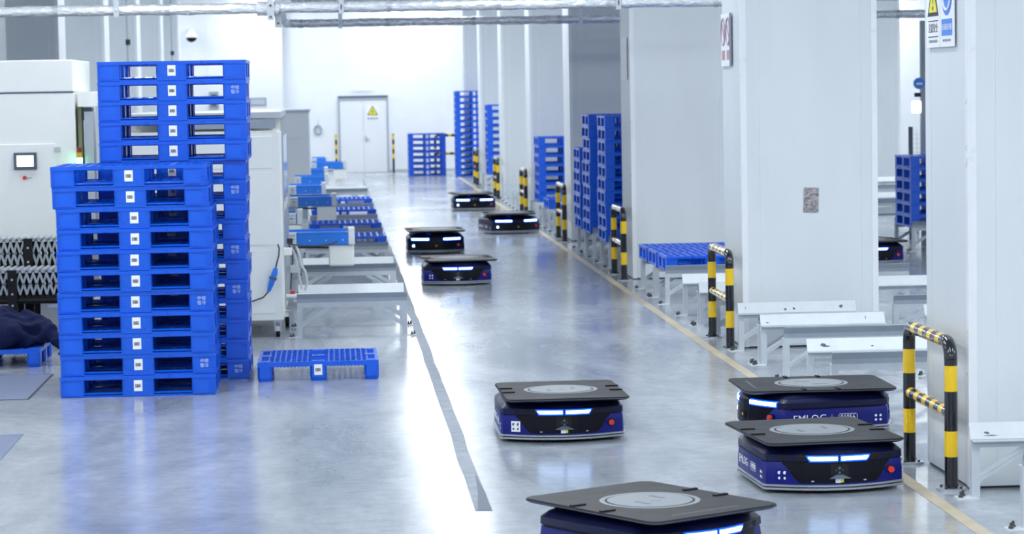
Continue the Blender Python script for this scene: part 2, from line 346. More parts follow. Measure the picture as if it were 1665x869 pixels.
# ---------------------------------------------------------------- pallets
def pallet_parts(Wd, Dp, H=0.171):
    """root-local: x in +-W/2, y 0..D (0 = side facing camera), z 0..H"""
    w = Wd / 2; bw = 0.19 if Wd > 1.15 else 0.13; cw = 0.25 if Wd > 1.15 else 0.16
    bd = 0.15 if Wd > 1.15 else 0.10; out = []
    d = MB(); t = 0.028; z1 = H; z0 = H - t
    d.box(-w, w, 0, 0.035, z0, z1); d.box(-w, w, Dp - 0.035, Dp, z0, z1)
    d.box(-w, -w + 0.035, 0.035, Dp - 0.035, z0, z1); d.box(w - 0.035, w, 0.035, Dp - 0.035, z0, z1)
    nx = int(round((Wd - .07) / 0.085)); st = (Wd - .07) / nx
    for i in range(1, nx):
        x = -w + 0.035 + i * st; d.box(x - 0.012, x + 0.012, 0.035, Dp - 0.035, z0 + 0.004, z1 - 0.001)
    ny = 7
    for j in range(1, ny):
        y = 0.035 + (Dp - .07) * j / ny; d.box(-w + 0.035, w - 0.035, y - 0.008, y + 0.008, z0 + 0.006, z1 - 0.002)
    xs = [(-w + .004, -w + bw), (-cw / 2, cw / 2), (w - bw, w - .004)]
    ys = [(.004, bd), (Dp / 2 - bd / 2, Dp / 2 + bd / 2), (Dp - bd, Dp - .004)]
    for (a, b) in xs:                       # closed pads above the blocks
        for (p, q) in ys: d.box(a + .03, b - .03, p + .03, q - .03, z0, z1 - 0.004)
    for (a, b) in xs:
        for (p, q) in ys:
            c = MB(); e = .005
            c.loft([[Vector((a + e, p + e, 0)), Vector((b - e, p + e, 0)), Vector((b - e, q - e, 0)), Vector((a + e, q - e, 0))], [Vector((a, p, e)), Vector((b, p, e)), Vector((b, q, e)), Vector((a, q, e))], [Vector((a, p, z0)), Vector((b, p, z0)), Vector((b, q, z0)), Vector((a, q, z0))]])
            if p < .01:                      # moulded ribs on the outer corners
                if a < -w + .01: [c.box(a - .004, a + .03, p - .004, p + .004, .02 + .018 * i, .026 + .018 * i) for i in range(7)]
                if b > w - .01: [c.box(b - .05, b + .004, p - .004, p + .004, .02 + .018 * i, .026 + .018 * i) for i in range(7)]
            out.append(('block', c, M['blue'], 0))
    r = MB(); rt = 0.028
    def runner_x(ya, yb):     # chamfered bar along x between blocks
        for (a, b) in ((-w + bw, -cw / 2), (cw / 2, w - bw)):
            ym = (ya + yb) / 2
            r.loft([[Vector((x, ya, 0.0)), Vector((x, yb, 0.0)), Vector((x, yb, rt * .6)), Vector((x, yb - .02, rt)), Vector((x, ya + .02, rt)), Vector((x, ya, rt * .55))] for x in (a, b)])
    runner_x(0.006, 0.11); runner_x(Dp / 2 - .05, Dp / 2 + .05); runner_x(Dp - .11, Dp - .006)
    for (a, b) in ((-w + .006, -w + .13), (-.06, .06), (w - .13, w - .006)):
        r.box(a, b, bd, Dp / 2 - bd / 2, 0, rt); r.box(a, b, Dp / 2 + bd / 2, Dp - bd, 0, rt)
    def win(a, b, za, zb, yf, sg):          # bevelled surround of a fork opening
        def rect(i, y): return [Vector((a + i, y, za + i)), Vector((b - i, y, za + i)), Vector((b - i, y, zb - i)), Vector((a + i, y, zb - i))]
        rg = [rect(-.004, yf - sg * .003), rect(.0, yf - sg * .003), rect(.007, yf + sg * .022), rect(.007, yf + sg * .034), rect(-.002, yf + sg * .034)]
        if sg < 0: rg = [list(reversed(q)) for q in rg]
        wf.loft(rg, False, False)
    for (a, b) in ((-w + bw, -cw / 2), (cw / 2, w - bw)):
        for yf, sg in ((0.0, 1), (Dp, -1)):
            wf = MB(); win(a, b, .030, z0 + .002, yf, sg); out.append(('opening_frame', wf, M['blue'], 0))
    for (a, b) in ((-w + .03, -w + bw - .02), (w - bw + .02, w - .06)):       # moulded lines of the front face
        d.box(a, b, -.002, .006, .018, .020); d.box(a, b, -.002, .006, z0 - .006, z0 - .003)
    for x in (-cw / 2 + .012, cw / 2 - .012): d.box(x - .004, x + .004, -.003, .003, .135, H - .004)
    out.append(('deck', d, M['blue'], 0))
    out.append(('bottom_frame', r, M['blue'], 0))
    l = MB(); l.box(-0.034, 0.034, 0.0, 0.004, 0.045, 0.135)
    out.append(('barcode_label', l, M['white'], 0))
    return out
def barcode(w, h, z):
    b = MB(); rr = random.Random(5); x = -w / 2
    while x < w / 2:
        ww = rr.choice((.0018, .003, .0045)); b.box(x, x + ww, -0.0012, 0.0, z, z + h); x += ww + rr.choice((.0018, .003))
    return b
def make_pallet_proto(Wd, Dp):
    root = empty('pallet', (0, 0, -50))
    for name, mb, m, _ in pallet_parts(Wd, Dp):
        o = mb.build(name, m, root)
        if name == 'barcode_label':
            barcode(.045, .028, .075).build('barcode', M['ink'], o)
    return root
stamp_mesh = None
def stamp(parent, x):
    global stamp_mesh
    if stamp_mesh is None:
        o = text_mesh('printed_mark', '中链\n智冷', 0.036, M['paleblue'], frame((0, -0.0005, 0), (1, 0, 0), (0, 0, 1)), parent)
        stamp_mesh = o.data; o.location = (x, 0, 0.088); return o
    o = bpy.data.objects.new('printed_mark', stamp_mesh); C.objects.link(o); o.parent = parent; o.location = (x, 0, 0.088)
PH = 0.1712
protoS = make_pallet_proto(1.26, 1.05); protoT = make_pallet_proto(1.06, 1.05); protoU = make_pallet_proto(1.06, 0.77)
used = set()
def place_pallet(proto, x, y, z, label, group, rz=0.0, stamped=False, w=1.26):
    """x = centre, y = near side"""
    if proto.name not in used: used.add(proto.name); r = proto; 
    else: r = copy_tree(proto, TREES[proto.name])
    r.location = (x, y, z); r.rotation_euler = (0, 0, rz)
    tag(r, label, 'pallet', group)
    return r
TREES = {p.name: tree_of(p) for p in (protoS, protoT, protoU)}
stamps = []
rj = random.Random(11)
# front left stack of eleven
xs_front = [-1.655, -1.645, -1.632, -1.637, -1.632, -1.634, -1.628, -1.636, -1.622, -1.632, -1.655]  # bottom..top (slightly uneven)
for i in range(11):
    r = place_pallet(protoS, -1.62 + [0.0, 0.006, 0.0, 0.0, -.004, .004, .0, .006, .004, -.022, -.03][i] , 21.1 + rj.uniform(-.012, .012), i * PH,
        'blue plastic pallet, %s from the floor in the front left stack' % (ORD[i + 1] if i else 'lowest'), 'pallets in the front left stack', rj.uniform(-.006, .006))
    if i in (1, 4): stamps.append((r, 0.535))
# rear left stack of sixteen
for i in range(16):
    top = i >= 11
    x = -1.35 + (0.0 if top else -0.03 + rj.uniform(-.012, .012))
    r = place_pallet(protoS, x, 22.2 + rj.uniform(-.01, .01) + (0 if top else .03), i * PH,
        'blue plastic pallet, %s from the floor in the taller left stack' % (ORD[i + 1] if i else 'lowest'), 'pallets in the taller left stack behind', rj.uniform(-.005, .005))
    if i in (0, 4, 6, 9, 14): stamps.append((r, 0.535))
# right side stacks standing on the uprights
ZR = 0.345
for n, x, y, nm in ((10, 4.20, 34.76, 'nearest tall right stack'), (10, 4.20, 36.85, 'second tall right stack'), (7, 4.18, 38.1, 'shorter stack left of the tall right ones'), (7, 4.32, 47.45, 'seven-high stack at mid distance'), (10, 4.32, 63.0, 'ten-high far right stack')):
    for i in range(n):
        r = place_pallet(protoT, x + rj.uniform(-.01, .01), y + rj.uniform(-.008, .008), ZR + i * PH,
            'blue pallet, %s of the %s' % (ORD[i + 1], nm), 'pallets of the ' + nm, rj.uniform(-.006, .006))
for i, (y, nm) in enumerate(((28.82, 'nearest of three flat blue pallets side by side on right stands'), (29.66, 'middle of three flat blue pallets side by side on right stands'), (30.50, 'farthest of three flat blue pallets side by side on right stands'))):
    place_pallet(protoU, 4.25 - i * .01, y, ZR + .015, nm, 'three flat pallets on the right stands')
place_pallet(protoU, 4.24, 33.80, ZR, 'single blue pallet on a stand below the tall right stack', 'single pallets on right stands')
place_pallet(protoT, 4.25, 44.6, ZR, 'single low blue pallet in front of the seven-high stack', 'single pallets on right stands')
for i in range(6):
    r = place_pallet(protoT, 8.83, 36.7, ZR + i * PH, 'blue pallet, %s of the stack between the two nearest columns' % ORD[i + 1], 'pallets seen through the gap', rj.uniform(-.006, .006))
for i in range(7):
    place_pallet(protoT, 2.70, 73.6, i * PH, 'blue pallet, %s of the low floor stack right of the door' % ORD[i + 1], 'low stack by the back wall')
for i in range(14):
    place_pallet(protoT, 4.00, 72.4, i * PH, 'blue pallet, %s of the very tall stack by the back wall' % ORD[i + 1], 'very tall stack by the back wall')
# pallets on the left stands
for i, (y, nm) in enumerate(((34.45, 'nearest blue pallet on the left stands, half hidden by blue arm'), (37.95, 'second blue pallet on the left stands, under a white box'), (42.3, 'third blue pallet on the left stands'), (46.4, 'farthest blue pallet on the left stands'))):
    place_pallet(protoT, 0.17, y, ZR, nm, 'pallets on the left stands')
for r, x in stamps: stamp(r, x)

# nine-foot pallets ----------------------------------------------------
def foot_pallet(loc, Wd, Dp, rz, label, flat=True):
    root = empty('footed_pallet', loc, rz); tag(root, label, 'pallet'); w = Wd / 2; H = 0.165; t = 0.04
    d = MB(); z1 = H; z0 = H - t
    d.box(-w, w, 0, .03, z0, z1); d.box(-w, w, Dp - .03, Dp, z0, z1); d.box(-w, -w + .03, .03, Dp - .03, z0, z1); d.box(w - .03, w, .03, Dp - .03, z0, z1)
    for s in (-1, 1):
        for k in range(8):
            x = s * (0.09 + k * 0.047); d.box(x - .007, x + .007, .03, Dp - .03, z0, z1 - .001)
    for y in (.03 + (Dp - .06) * j / 9 for j in range(1, 9)): d.box(-w + .03, w - .03, y - .007, y + .007, z0 + .004, z1 - .001)
    for (a, b) in ((-w, -w + .13), (-.075, .075), (w - .13, w)):
        for (p, q) in ((0, .14), (Dp / 2 - .08, Dp / 2 + .08), (Dp - .14, Dp)): d.box(a + .02, b - .02, p + .02, q - .02, z0, z1 + .003)
    nn = 26                                   # serrated rib ends under the front edge
    for k in range(nn):
        x = -w + .14 + (Wd - .28) * k / (nn - 1)
        if abs(x) > .08: d.box(x - .005, x + .005, 0.002, .03, z0 - .007, z0)
    d.build('deck', M['blue'], root)
    for (a, b) in ((-w, -w + .12), (-.07, .07), (w - .12, w)):
        for (p, q) in ((0, .14), (Dp / 2 - .07, Dp / 2 + .07), (Dp - .14, Dp)):
            f = MB(); e = .008
            def rr(a, b, p, q, z, c=.018): return [Vector(v) for v in ((a + c, p, z), (b - c, p, z), (b, p + c, z), (b, q - c, z), (b - c, q, z), (a + c, q, z), (a, q - c, z), (a, p + c, z))]
            f.loft([rr(a + e, b - e, p + e, q - e, 0), rr(a, b, p, q, .03), rr(a, b, p, q, z0)])
            f.build('foot', M['blue'], root)
    l = MB().box(-.034, .034, -.003, 0, .05, .14).build('barcode_label', M['white'], root)
    barcode(.045, .028, .08).build('barcode', M['ink'], l); kids_l = list(l.children); kids_l[0].location = (0, -.003, 0)
    return root
foot_pallet((-0.16, 21.93, 0), 1.03, 1.05, 0.0, 'single blue footed pallet lying alone on the floor beside the tall stacks')
foot_pallet((-3.22, 23.62, 0), 1.06, 1.05, 0.0, 'blue footed pallet at the left edge with a navy coat on it')

# ---------------------------------------------------------------- pallet stands (trestles)
def stand_parts(kind, Lx=1.1):
    """one rail standing on two legs: x 0..Lx, y at 0; kind W leans away and is seen from inside, G leans to the camera, P has no guide"""
    P = []
    b = MB(); b.box(0, Lx, -0.02, 0.03, 0.30, 0.345)
    if kind == 'W': b.box(0, Lx, -0.07, -0.02, 0.338, 0.345)
    else: b.box(0, Lx, 0.03, 0.08, 0.338, 0.345)
    P.append(('beam', b, M['steel'], {}))
    g = MB()
    if kind == 'W':
        g.loft([[Vector((x, -0.005, .347)), Vector((x, 0.003, .347)), Vector((x, .058, .437)), Vector((x, .050, .440))][::1] for x in (0, Lx)])
        P.append(('guide_plate', g, M['steelw'], {}))  # upward-facing guide, the light on it put into a paler steel
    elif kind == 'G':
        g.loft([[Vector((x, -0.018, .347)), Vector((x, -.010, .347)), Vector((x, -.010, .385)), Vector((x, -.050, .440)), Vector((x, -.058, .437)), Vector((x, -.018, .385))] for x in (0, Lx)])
        P.append(('guide_plate', g, M['steeld'], {}))  # outward-leaning guide, its shade put into a darker grey
    for x, s in ((0, 1), (Lx, -1)):
        l = MB(); a, c = (x, x + s * .05); l.box(min(a, c), max(a, c), -.02, -.014, .008, .30); l.box(min(a, x + s * .006), max(a, x + s * .006), -.014, .035, .008, .30)
        P.append(('leg', l, M['steel'], {}))
        br = MB(); br.bar((x + s * .035, -.016, .115), (x + s * .34, -.016, .30), .006, .045, (0, 1, 0) if False else (0, 0, 1))
        br2 = MB(); br2.bar((x + s * .035, 0.0, .115), (x + s * .34, 0.0, .30), .045, .006)
        bb = MB(); bb.v = br.v + br2.v; bb.f = br.f + [tuple(i + len(br.v) for i in f) for f in br2.f]
        P.append(('brace', bb, M['steel'], {}))
        p = MB(); p.box(x - s * .09 if s > 0 else x - .04, x + .04 if s > 0 else x + .09, -.05, .05, 0, .008)
        P.append(('foot_plate', p, M['steelw'], {}))
        bo = MB()
        for q in (-.025, .025):
            bx = x - s * .055 + q * .5; bo.cyl((bx, q, .008), .008, .035, 8); bo.cyl((bx, q, .010), .015, .012, 6)
        P.append(('anchor_bolt', bo, M['bolt'], {}))
    return P
SP = {}
def stand(kind, x, y, label, group, Lx=1.1):
    key = (kind, Lx)
    if key not in SP:
        r = empty('pallet_stand', (x, y, 0))
        for n, mb, m, _ in stand_parts(kind, Lx): mb.build(n, m, r)
        SP[key] = (r, tree_of(r))
    else:
        r = copy_tree(*SP[key]); r.location = (x, y, 0)
    tag(r, label, 'stand', group); return r
GR = 'grey pallet stands along the right side'
stand('G', 3.72, 13.78, 'grey steel stand cut off at the bottom right corner of the photo', GR)
rw = stand('W', 3.71, 14.87, 'pale steel stand against the nearest column, behind the near rail', GR)
cnt = 0
pairs = [(19.08, 20.05, 'just behind the nearest rail'), (21.15, 22.27, 'second pair behind the nearest rail'), (22.42, 23.52, 'in front of the second column'),
         (24.98, 26.05, 'just behind the second column corner'), (26.18, 27.30, 'empty, in front of the flat pallets')]
for a, b, nm in pairs:
    stand('G', 3.70, a, 'grey steel pallet stand, near rail of the pair ' + nm, GR)
    stand('W', 3.70, b, 'pale steel pallet stand, far rail of the pair ' + nm, GR)
stand('G', 3.70, 28.76, 'grey steel pallet stand carrying the front edge of the three flat pallets', GR)
for a in (29.7, 29.86, 31.05):
    stand('P', 3.70, a, {29.7: 'plain grey stand under the first of three flat pallets, far edge', 29.86: 'plain grey stand under the middle flat pallet, near edge', 31.05: 'plain grey stand under the farthest flat pallet'}[a], GR)
stand('P', 3.70, 33.85, 'plain grey stand under the single pallet below the tall right stack', GR)
for a, nm in ((34.7, 'under the first tall right stack'), (36.8, 'under the second tall right stack'), (38.05, 'under the shorter right stack'),
              (42.4, 'empty, behind the fourth rail'), (44.55, 'under the low single pallet at mid distance'), (45.9, 'empty, before the seven-high stack'), (47.4, 'under the seven-high stack'),
              (51.2, 'empty, first one behind the fifth rail'), (53.4, 'empty, seen over the aisle robots'), (55.6, 'empty, behind the rail of the sixth column'), (59.6, 'empty, far down the right side'), (62.95, 'under the ten-high far stack')):
    stand('G' if a < 40 else 'P', 3.70, a, 'grey pallet stand, near rail ' + nm, GR)
    stand('W' if a < 40 else 'P', 3.70, a + 1.12, 'grey pallet stand, far rail ' + nm, GR)
def chips(st, spots, seed):
    rr = random.Random(seed)
    for (x, t, w, h) in spots:           # paint worn off the sloping guide plate
        n = 9; P = []
        for k in range(n):
            a = 2 * math.pi * k / n; rx = w * rr.uniform(.6, 1.1); rz = h * rr.uniform(.5, 1.1)
            q = t + rz * math.sin(a); P.append(Vector((x + rx * math.cos(a), -.006 + q * .055 / .093, .347 + q)))
        b = MB(); b.add(P, [tuple(range(n))]); b.build('paint_chip', M['bezel'], st)
sts = [o for o in C.objects if o.parent is None and o.name.startswith('pallet_stand') and 'far rail' in o.get('label', '')]
for o in sts:
    if 'just behind the nearest rail' in o['label']: chips(o, [(.13, .045, .03, .015), (.15, .035, .04, .008), (.52, .03, .012, .006), (.80, .03, .015, .006)], 1)
    if 'second pair behind' in o['label']: chips(o, [(.06, .025, .014, .006), (.93, .05, .005, .02)], 2)
    if 'in front of the second column' in o['label']: chips(o, [(.07, .05, .004, .02), (.44, .03, .014, .012), (.52, .035, .014, .012), (.96, .045, .02, .016)], 3)
chips(rw, [(.10, .035, .02, .008), (.12, .02, .05, .004)], 4)
GL = 'grey pallet stands along the left machines'
for a, nm in ((25.85, 'nearest left bench beside the white cabinet wheels'), (30.2, 'second left bench, under the white hanging box'), (34.4, 'third left bench, under a blue pallet'), (37.9, 'fourth left bench, under a blue pallet'), (42.25, 'fifth left bench, under a blue pallet'), (46.35, 'sixth left bench, under a blue pallet'), (53.6, 'farthest left bench, empty')):
    stand('G', -0.385, a, 'grey steel stand, near rail of the ' + nm, GL)
    stand('W', -0.385, a + 1.12, 'pale steel stand, far rail of the ' + nm, GL)
GS = 'pallet stands between the columns'
for k, (kd, x, y, nm) in enumerate((('W', 5.3, 22.9, 'behind the near yellow rail post, right of the column gap'), ('G', 5.27, 24.1, 'just inside the gap between the two nearest columns'), ('W', 5.27, 26.4, 'second seen down the column gap'), ('G', 5.27, 28.3, 'third seen down the column gap'), ('W', 5.27, 30.6, 'fourth seen down the column gap'),
     ('G', 8.3, 36.66, 'near rail under the stack in the column gap'), ('W', 8.3, 37.78, 'far rail under the stack in the column gap'), ('W', 8.3, 41.0, 'right side row beyond the gap stack'), ('G', 8.9, 44.2, 'left of the gap stack, at its middle height'), ('W', 9.3, 46.5, 'left of the gap stack, above the robot'), ('G', 10.2, 50.0, 'far row beside the gap stack'), ('W', 11.3, 54.0, 'far row above, beside the gap stack'), ('W', 13.2, 60.5, 'farthest visible beside the gap stack'))):
    stand(kd, x, y, 'grey pallet stand ' + nm, GS)

# ---------------------------------------------------------------- black and yellow guard rails
def stripes(path, r, seg, cols, parent, name, n=16):
    """path: list of points, coloured bands of lengths seg (list), alternating materials cols"""
    pts = [Vector(p) for p in path]; L = [0]
    for a, b in zip(pts, pts[1:]): L.append(L[-1] + (b - a).length)
    def at(s):
        for i in range(len(pts) - 1):
            if s <= L[i + 1] + 1e-9: return pts[i].lerp(pts[i + 1], (s - L[i]) / max(1e-9, L[i + 1] - L[i]))
        return pts[-1]
    s = 0; k = 0
    while s < L[-1] - 1e-6:
        e = min(L[-1], s + seg[k % len(seg)])
        mid = [pts[i] for i in range(len(pts)) if s + 1e-6 < L[i] < e - 1e-6]
        MB().tube([at(s)] + mid + [at(e)], r, n, False if 0 else True).build(name, cols[k % len(cols)], parent, smooth=True); s = e; k += 1
def arc(c, r, a0, a1, n=6): return [(0, c[0] + r * math.cos(math.radians(a0 + (a1 - a0) * i / n)), c[1] + r * math.sin(math.radians(a0 + (a1 - a0) * i / n))) for i in range(n + 1)]
def guard_rail(x, y, label, group, L=1.12, H=0.93, rz=0.0):
    root = empty('guard_rail', (x, y, 0), rz); tag(root, label, 'guard rail', group)
    r = 0.04; R = 0.10; Hc = H - r
    for yy, s in ((0, 1), (L, -1)):
        MB().cyl((0, yy, 0), .09, .012, 24).build('base_plate', M['galv'], root)
        b = MB(); [b.cyl((.068 * math.cos(t), yy + .068 * math.sin(t), .012), .009, .014, 6) for t in (.8, 2.4, 4.0, 5.5)]; b.build('bolt', M['bolt'], root)
        # bands from the floor up: black, yellow, black, yellow, black
        stripes([(0, yy, .012), (0, yy, Hc - R)], r, [.19, .155, .24 if s > 0 else .23, .155, 1.0], [M['black'], M['yellow']], root, 'post_band')
        pe = [(0, yy, Hc - R)] + [(0, yy + s * (R - R * math.cos(math.radians(a))), Hc - R + R * math.sin(math.radians(a))) for a in range(10, 91, 10)]
        MB().tube(pe, r, 16).build('elbow', M['black'], root, smooth=True)
    band = [.09, .10, .13, .10, .13, .10, .13, .10, .09]
    stripes([(0, R, Hc), (0, L - R, Hc)], r, [.06, .10, .12, .10, .12, .10, .12, .10, .12], [M['black'], M['yellow']], root, 'top_band')
    stripes([(0, .02, Hc * .52), (0, L - .02, Hc * .52)], r * .9, [.08, .10, .12, .10, .12, .10, .12, .10, .12], [M['black'], M['yellow']], root, 'middle_band')
    return root
gy = [15.19, 23.70, 32.42, 40.75, 48.9, 57.1, 65.3]
gn = ['nearest black and yellow guard rail, right foreground', 'second guard rail, in front of the column with the foil patch', 'third guard rail, in front of the tall blue stacks', 'fourth guard rail, beside the seven-high stack', 'fifth guard rail, behind the aisle robots', 'sixth guard rail, second farthest on the right', 'seventh guard rail, farthest on the right by the tall stack']
for y, nm in zip(gy, gn): guard_rail(3.65 + (.02 if y < 16 else 0), y, nm, 'black and yellow guard rails at the column corners')
g = guard_rail(3.0, 75.4, 'sideways guard rail seen between the two stacks by the back wall', None, L=1.25, H=1.15, rz=-math.pi / 2)
for x, nm in ((0.12, 'black and yellow striped post left of the grey door'), (1.82, 'black and yellow striped post right of the grey door')):
    r = empty('striped_post', (x, YB - 0.45, 0)); tag(r, nm, 'post', 'striped posts beside the door')
    stripes([(0, 0, 0), (0, 0, 1.15)], .035, [.42 if x > 1 else .16] + [.14] * 8, [M['black'], M['yellow']], r, 'post_band', 12)

# ---------------------------------------------------------------- robots
def plan(w, l, ch, bow, ins, z, n=8):
    """ccw ring seen from above, starting front-left"""
    w -= ins; l -= ins; P = []
    xe = w - ch
    for i in range(n + 1):
        x = -xe + 2 * xe * i / n; P.append((x, -(l) + bow * (x / xe) ** 2))
    for a in (0.5,): P.append((w - ch * .22, -(l) + bow + ch * .42))
    P.append((w, -l + bow + ch * 1.05)); P.append((w, l - bow - ch * 1.05)); P.append((w - ch * .22, l - bow - ch * .42))
    for i in range(n + 1):
        x = xe - 2 * xe * i / n; P.append((x, l - bow * (x / xe) ** 2))
    P.append((-w + ch * .22, l - bow - ch * .42)); P.append((-w, l - bow - ch * 1.05)); P.append((-w, -l + bow + ch * 1.05)); P.append((-w + ch * .22, -l + bow + ch * .42))
    return [Vector((x, y, z)) for x, y in P]
RW, RL, CH, BOW = .43, .53, .050, .115
def robot(x, y, yaw, deck_yaw, deck_off, label, wide=False, number=None):
    root = empty('transport_robot', (x, y, 0), math.radians(yaw)); tag(root, label, 'robot', 'low navy transport robots')
    hs = 1.22
    lv = lambda z: z * hs
    pr = lambda ins, z: plan(RW, RL, CH, BOW, ins, lv(z))
    MB().loft([pr(.05, .018), pr(.03, .05)]).build('chassis', M['blkm'], root)
    b = MB(); b.loft([pr(-.004, .018), pr(-.008, .022), pr(-.008, .028), pr(-.002, .030)]); b.loft([pr(-.002, .034), pr(-.008, .037), pr(-.008, .043), pr(.0, .046)])
    b.build('bumper', M['alu'], root, smooth=True)
    MB().loft([pr(.006, .026), pr(.006, .040)]).build('bumper_strip', M['blk'], root)
    MB().loft([pr(0, .046), pr(0, .10), pr(.006, .150), pr(.012, .160)]).build('shell', M['navyd'] if wide else M['navy'], root, smooth=True)
    MB().loft([pr(.002, .160), pr(.004, .192), pr(.03, .212), pr(.034, .214)]).build('upper_cover', M['navyd'], root, smooth=True)
    MB().loft([pr(.030, .214), pr(.060, .228), pr(.10, .234)]).build('shoulder', M['navyd'], root, smooth=True)
    MB().cyl((0, 0, lv(.225)), .30, lv(.252) - lv(.225), 32).build('lift_column', M['blkm'], root)
    # surface point on the front (sg=-1) or rear (sg=+1) face
    xe = RW - CH
    def fp(px, z, off, sg=-1):
        ins = 0 if z < .10 else (z - .10) / .05 * .006 if z < .15 else .006
        if z > .16: ins = .003
        if z > .192: ins = .004 + (z - .192) / .02 * .026
        yy = -(RL - ins) + BOW * min(1.0, (px / (xe - ins)) ** 2) - off
        if abs(px) > xe: yy += (abs(px) - xe) * 1.0
        return Vector((px if sg < 0 else -px, yy if sg < 0 else -yy, lv(z)))
    def skin(name, m, outline, off=.003, par=None, sg=-1, smooth=False):
        """thin plate following the face; outline: list of (x, zlow, zhigh)"""
        v = []; f = []; n = len(outline)
        for (px, z0, z1) in outline:
            zm = [z0 + (z1 - z0) * t for t in (0, .34, .67, 1)]
            v += [fp(px, z, off, sg) for z in zm] + [fp(px, z, -.002, sg) for z in (z0, z1)]
        k = 6
        for i in range(n - 1):
            a = i * k; c = a + k
            for j in range(3): f.append((a + j, c + j, c + j + 1, a + j + 1))
            f.append((a + 4, c + 4, c, a)); f.append((a + 3, c + 3, c + 5, a + 5))
        f.append((0, 1, 2, 3, 5, 4)); e = (n - 1) * k; f.append((e, e + 4, e + 5, e + 3, e + 2, e + 1))
        if sg > 0: f = [tuple(reversed(q)) for q in f]
        mb = MB(); mb.add(v, f); return mb.build(name, m, par or root, smooth=False)
    def strip(x0, x1, z0, z1, n=4, sl=0, sr=0):     # slanted ends
        o = []
        for i in range(n + 1):
            px = x0 + (x1 - x0) * i / n; o.append((px, z0, z1))
        if sl: o = [(x0 - sl, z1 - .004, z1)] + o
        if sr: o = o + [(x1 + sr, z1 - .004, z1)]
        return o
    for sg in (-1, 1):
        ww = (sg > 0) != wide
        # black centre panel, wider at its top
        ol = [(-.33, .150, .158), (-.30, .125, .158), (-.27, .085, .158), (-.235, .057, .158)] + [(-.2 + .1 * i, .054, .158) for i in range(5)] + [(.235, .057, .158), (.27, .085, .158), (.30, .125, .158), (.33, .150, .158)]
        pn = skin('rear_panel' if sg > 0 else 'front_panel', M['blk'], ol, .0025, sg=sg)
        skin('cover_band', M['blkm'], strip(-.34, .34, .163, .195, 6), .0015, sg=sg)
        lz0, lz1 = (.166, .184) if not ww else (.170, .192)
        sp = ((-.17, -.012, .02, 0), (.012, .17, 0, .02)) if not ww else ((-.365, -.11, 0, 0), (.11, .365, 0, 0))
        for (a, c, sl, sr) in sp:
            rim = skin('lamp', M['lampb'], strip(a - .007, c + .007, lz0 - .008, lz1 + .007, 3, sl, sr), .004, sg=sg)
            rim['label'] = 'blue glowing lamp strip'
            skin('lamp_core', M['lamp'], strip(a, c, lz0, lz1, 3, sl * .8, sr * .8), .0065, par=rim, sg=sg)
        if not ww:
            skin('sensor_recess', M['blkm'], [(-.055, .082, .146), (0, .082, .146), (.055, .082, .146)], .005, sg=sg)
            vv = MB(); y0 = fp(0, .09, .004, sg).y; s_ = 1 if sg < 0 else -1
            vv.add([(-.055, y0, lv(.080)), (.055, y0, lv(.080)), (.018, y0, lv(.096)), (-.018, y0, lv(.096)), (-.07, y0 - .018 * s_, lv(.078)), (.07, y0 - .018 * s_, lv(.078))], [(4, 5, 2, 3), (0, 1, 5, 4), (3, 2, 1, 0), (0, 4, 3), (1, 2, 5)])
            vv.build('sensor_lip', M['bezel'], root)
            ln = MB(); [ln.cyl((q[0], fp(0, .12, .0075, sg).y if sg < 0 else fp(0, .12, .0045, sg).y, lv(q[1])), q[2], .003, 10, 'y') for q in ((0, .128, .009), (0, .106, .008), (-.02, .117, .004), (.02, .117, .004))]
            ln.build('sensor_lens', M['bezel'], root)
            st = skin('warning_sticker', M['white'], [(-.025, .056, .078), (.008, .056, .078)], .0055, sg=sg)
            skin('sticker_yellow_half', M['signy'], [(.008, .058, .076), (.025, .058, .076)], .0058, par=st, sg=sg)
            for px in (-.16, .16):
                skin('screw', M['galv'], [(px - .008, .062, .067), (px + .008, .062, .067)], .005, sg=sg)
        else:
            skin('sensor_recess', M['blkm'], [(-.04, .08, .12), (.04, .08, .12)], .005, sg=sg)
            o = MB(); p = fp(0, .1, .008, sg); o.cyl((p.x, p.y - (.004 if sg > 0 else 0), p.z), .012, .004, 10, 'y'); o.build('sensor_lens', M['amber'], root)
            p = fp(-.335, .10, .006, sg); o = MB(); o.cyl((p.x, p.y - (.004 if sg > 0 else 0), p.z), .02, .004, 14, 'y'); o.build('status_light', M['lamp'], root)
        # emergency button
        p = fp(.335, .105, .0, sg); yo = -1 if sg < 0 else 1
        o = MB(); o.cyl((p.x, min(p.y, p.y + yo * .008), p.z), .026, .008, 18, 'y'); bz = o.build('emergency_stop', M['blkm'], root)
        o = MB(); o.cyl((p.x, min(p.y + yo * .008, p.y + yo * .032), p.z), .019, .024, 18, 'y'); o.build('button', M['red'], bz)
        if not ww:      # connection icons on a small plate
            pl = skin('icon_plate', M['navy'] if label.find('plate') < 0 else M['white'], [(-.362, .062, .122), (-.302, .062, .122)], .004, sg=sg)
            for (dx, dz, rr) in ((-.347, .105, .010), (-.317, .105, .010), (-.347, .078, .008), (-.317, .078, .008)):
                p = fp(dx, dz, .006, sg); o = MB(); o.cyl((p.x, p.y if sg < 0 else p.y - .001, p.z), rr, .0015, 12, 'y')
                o.build('icon', M['white'] if label.find('plate') < 0 else M['bezel'], pl)
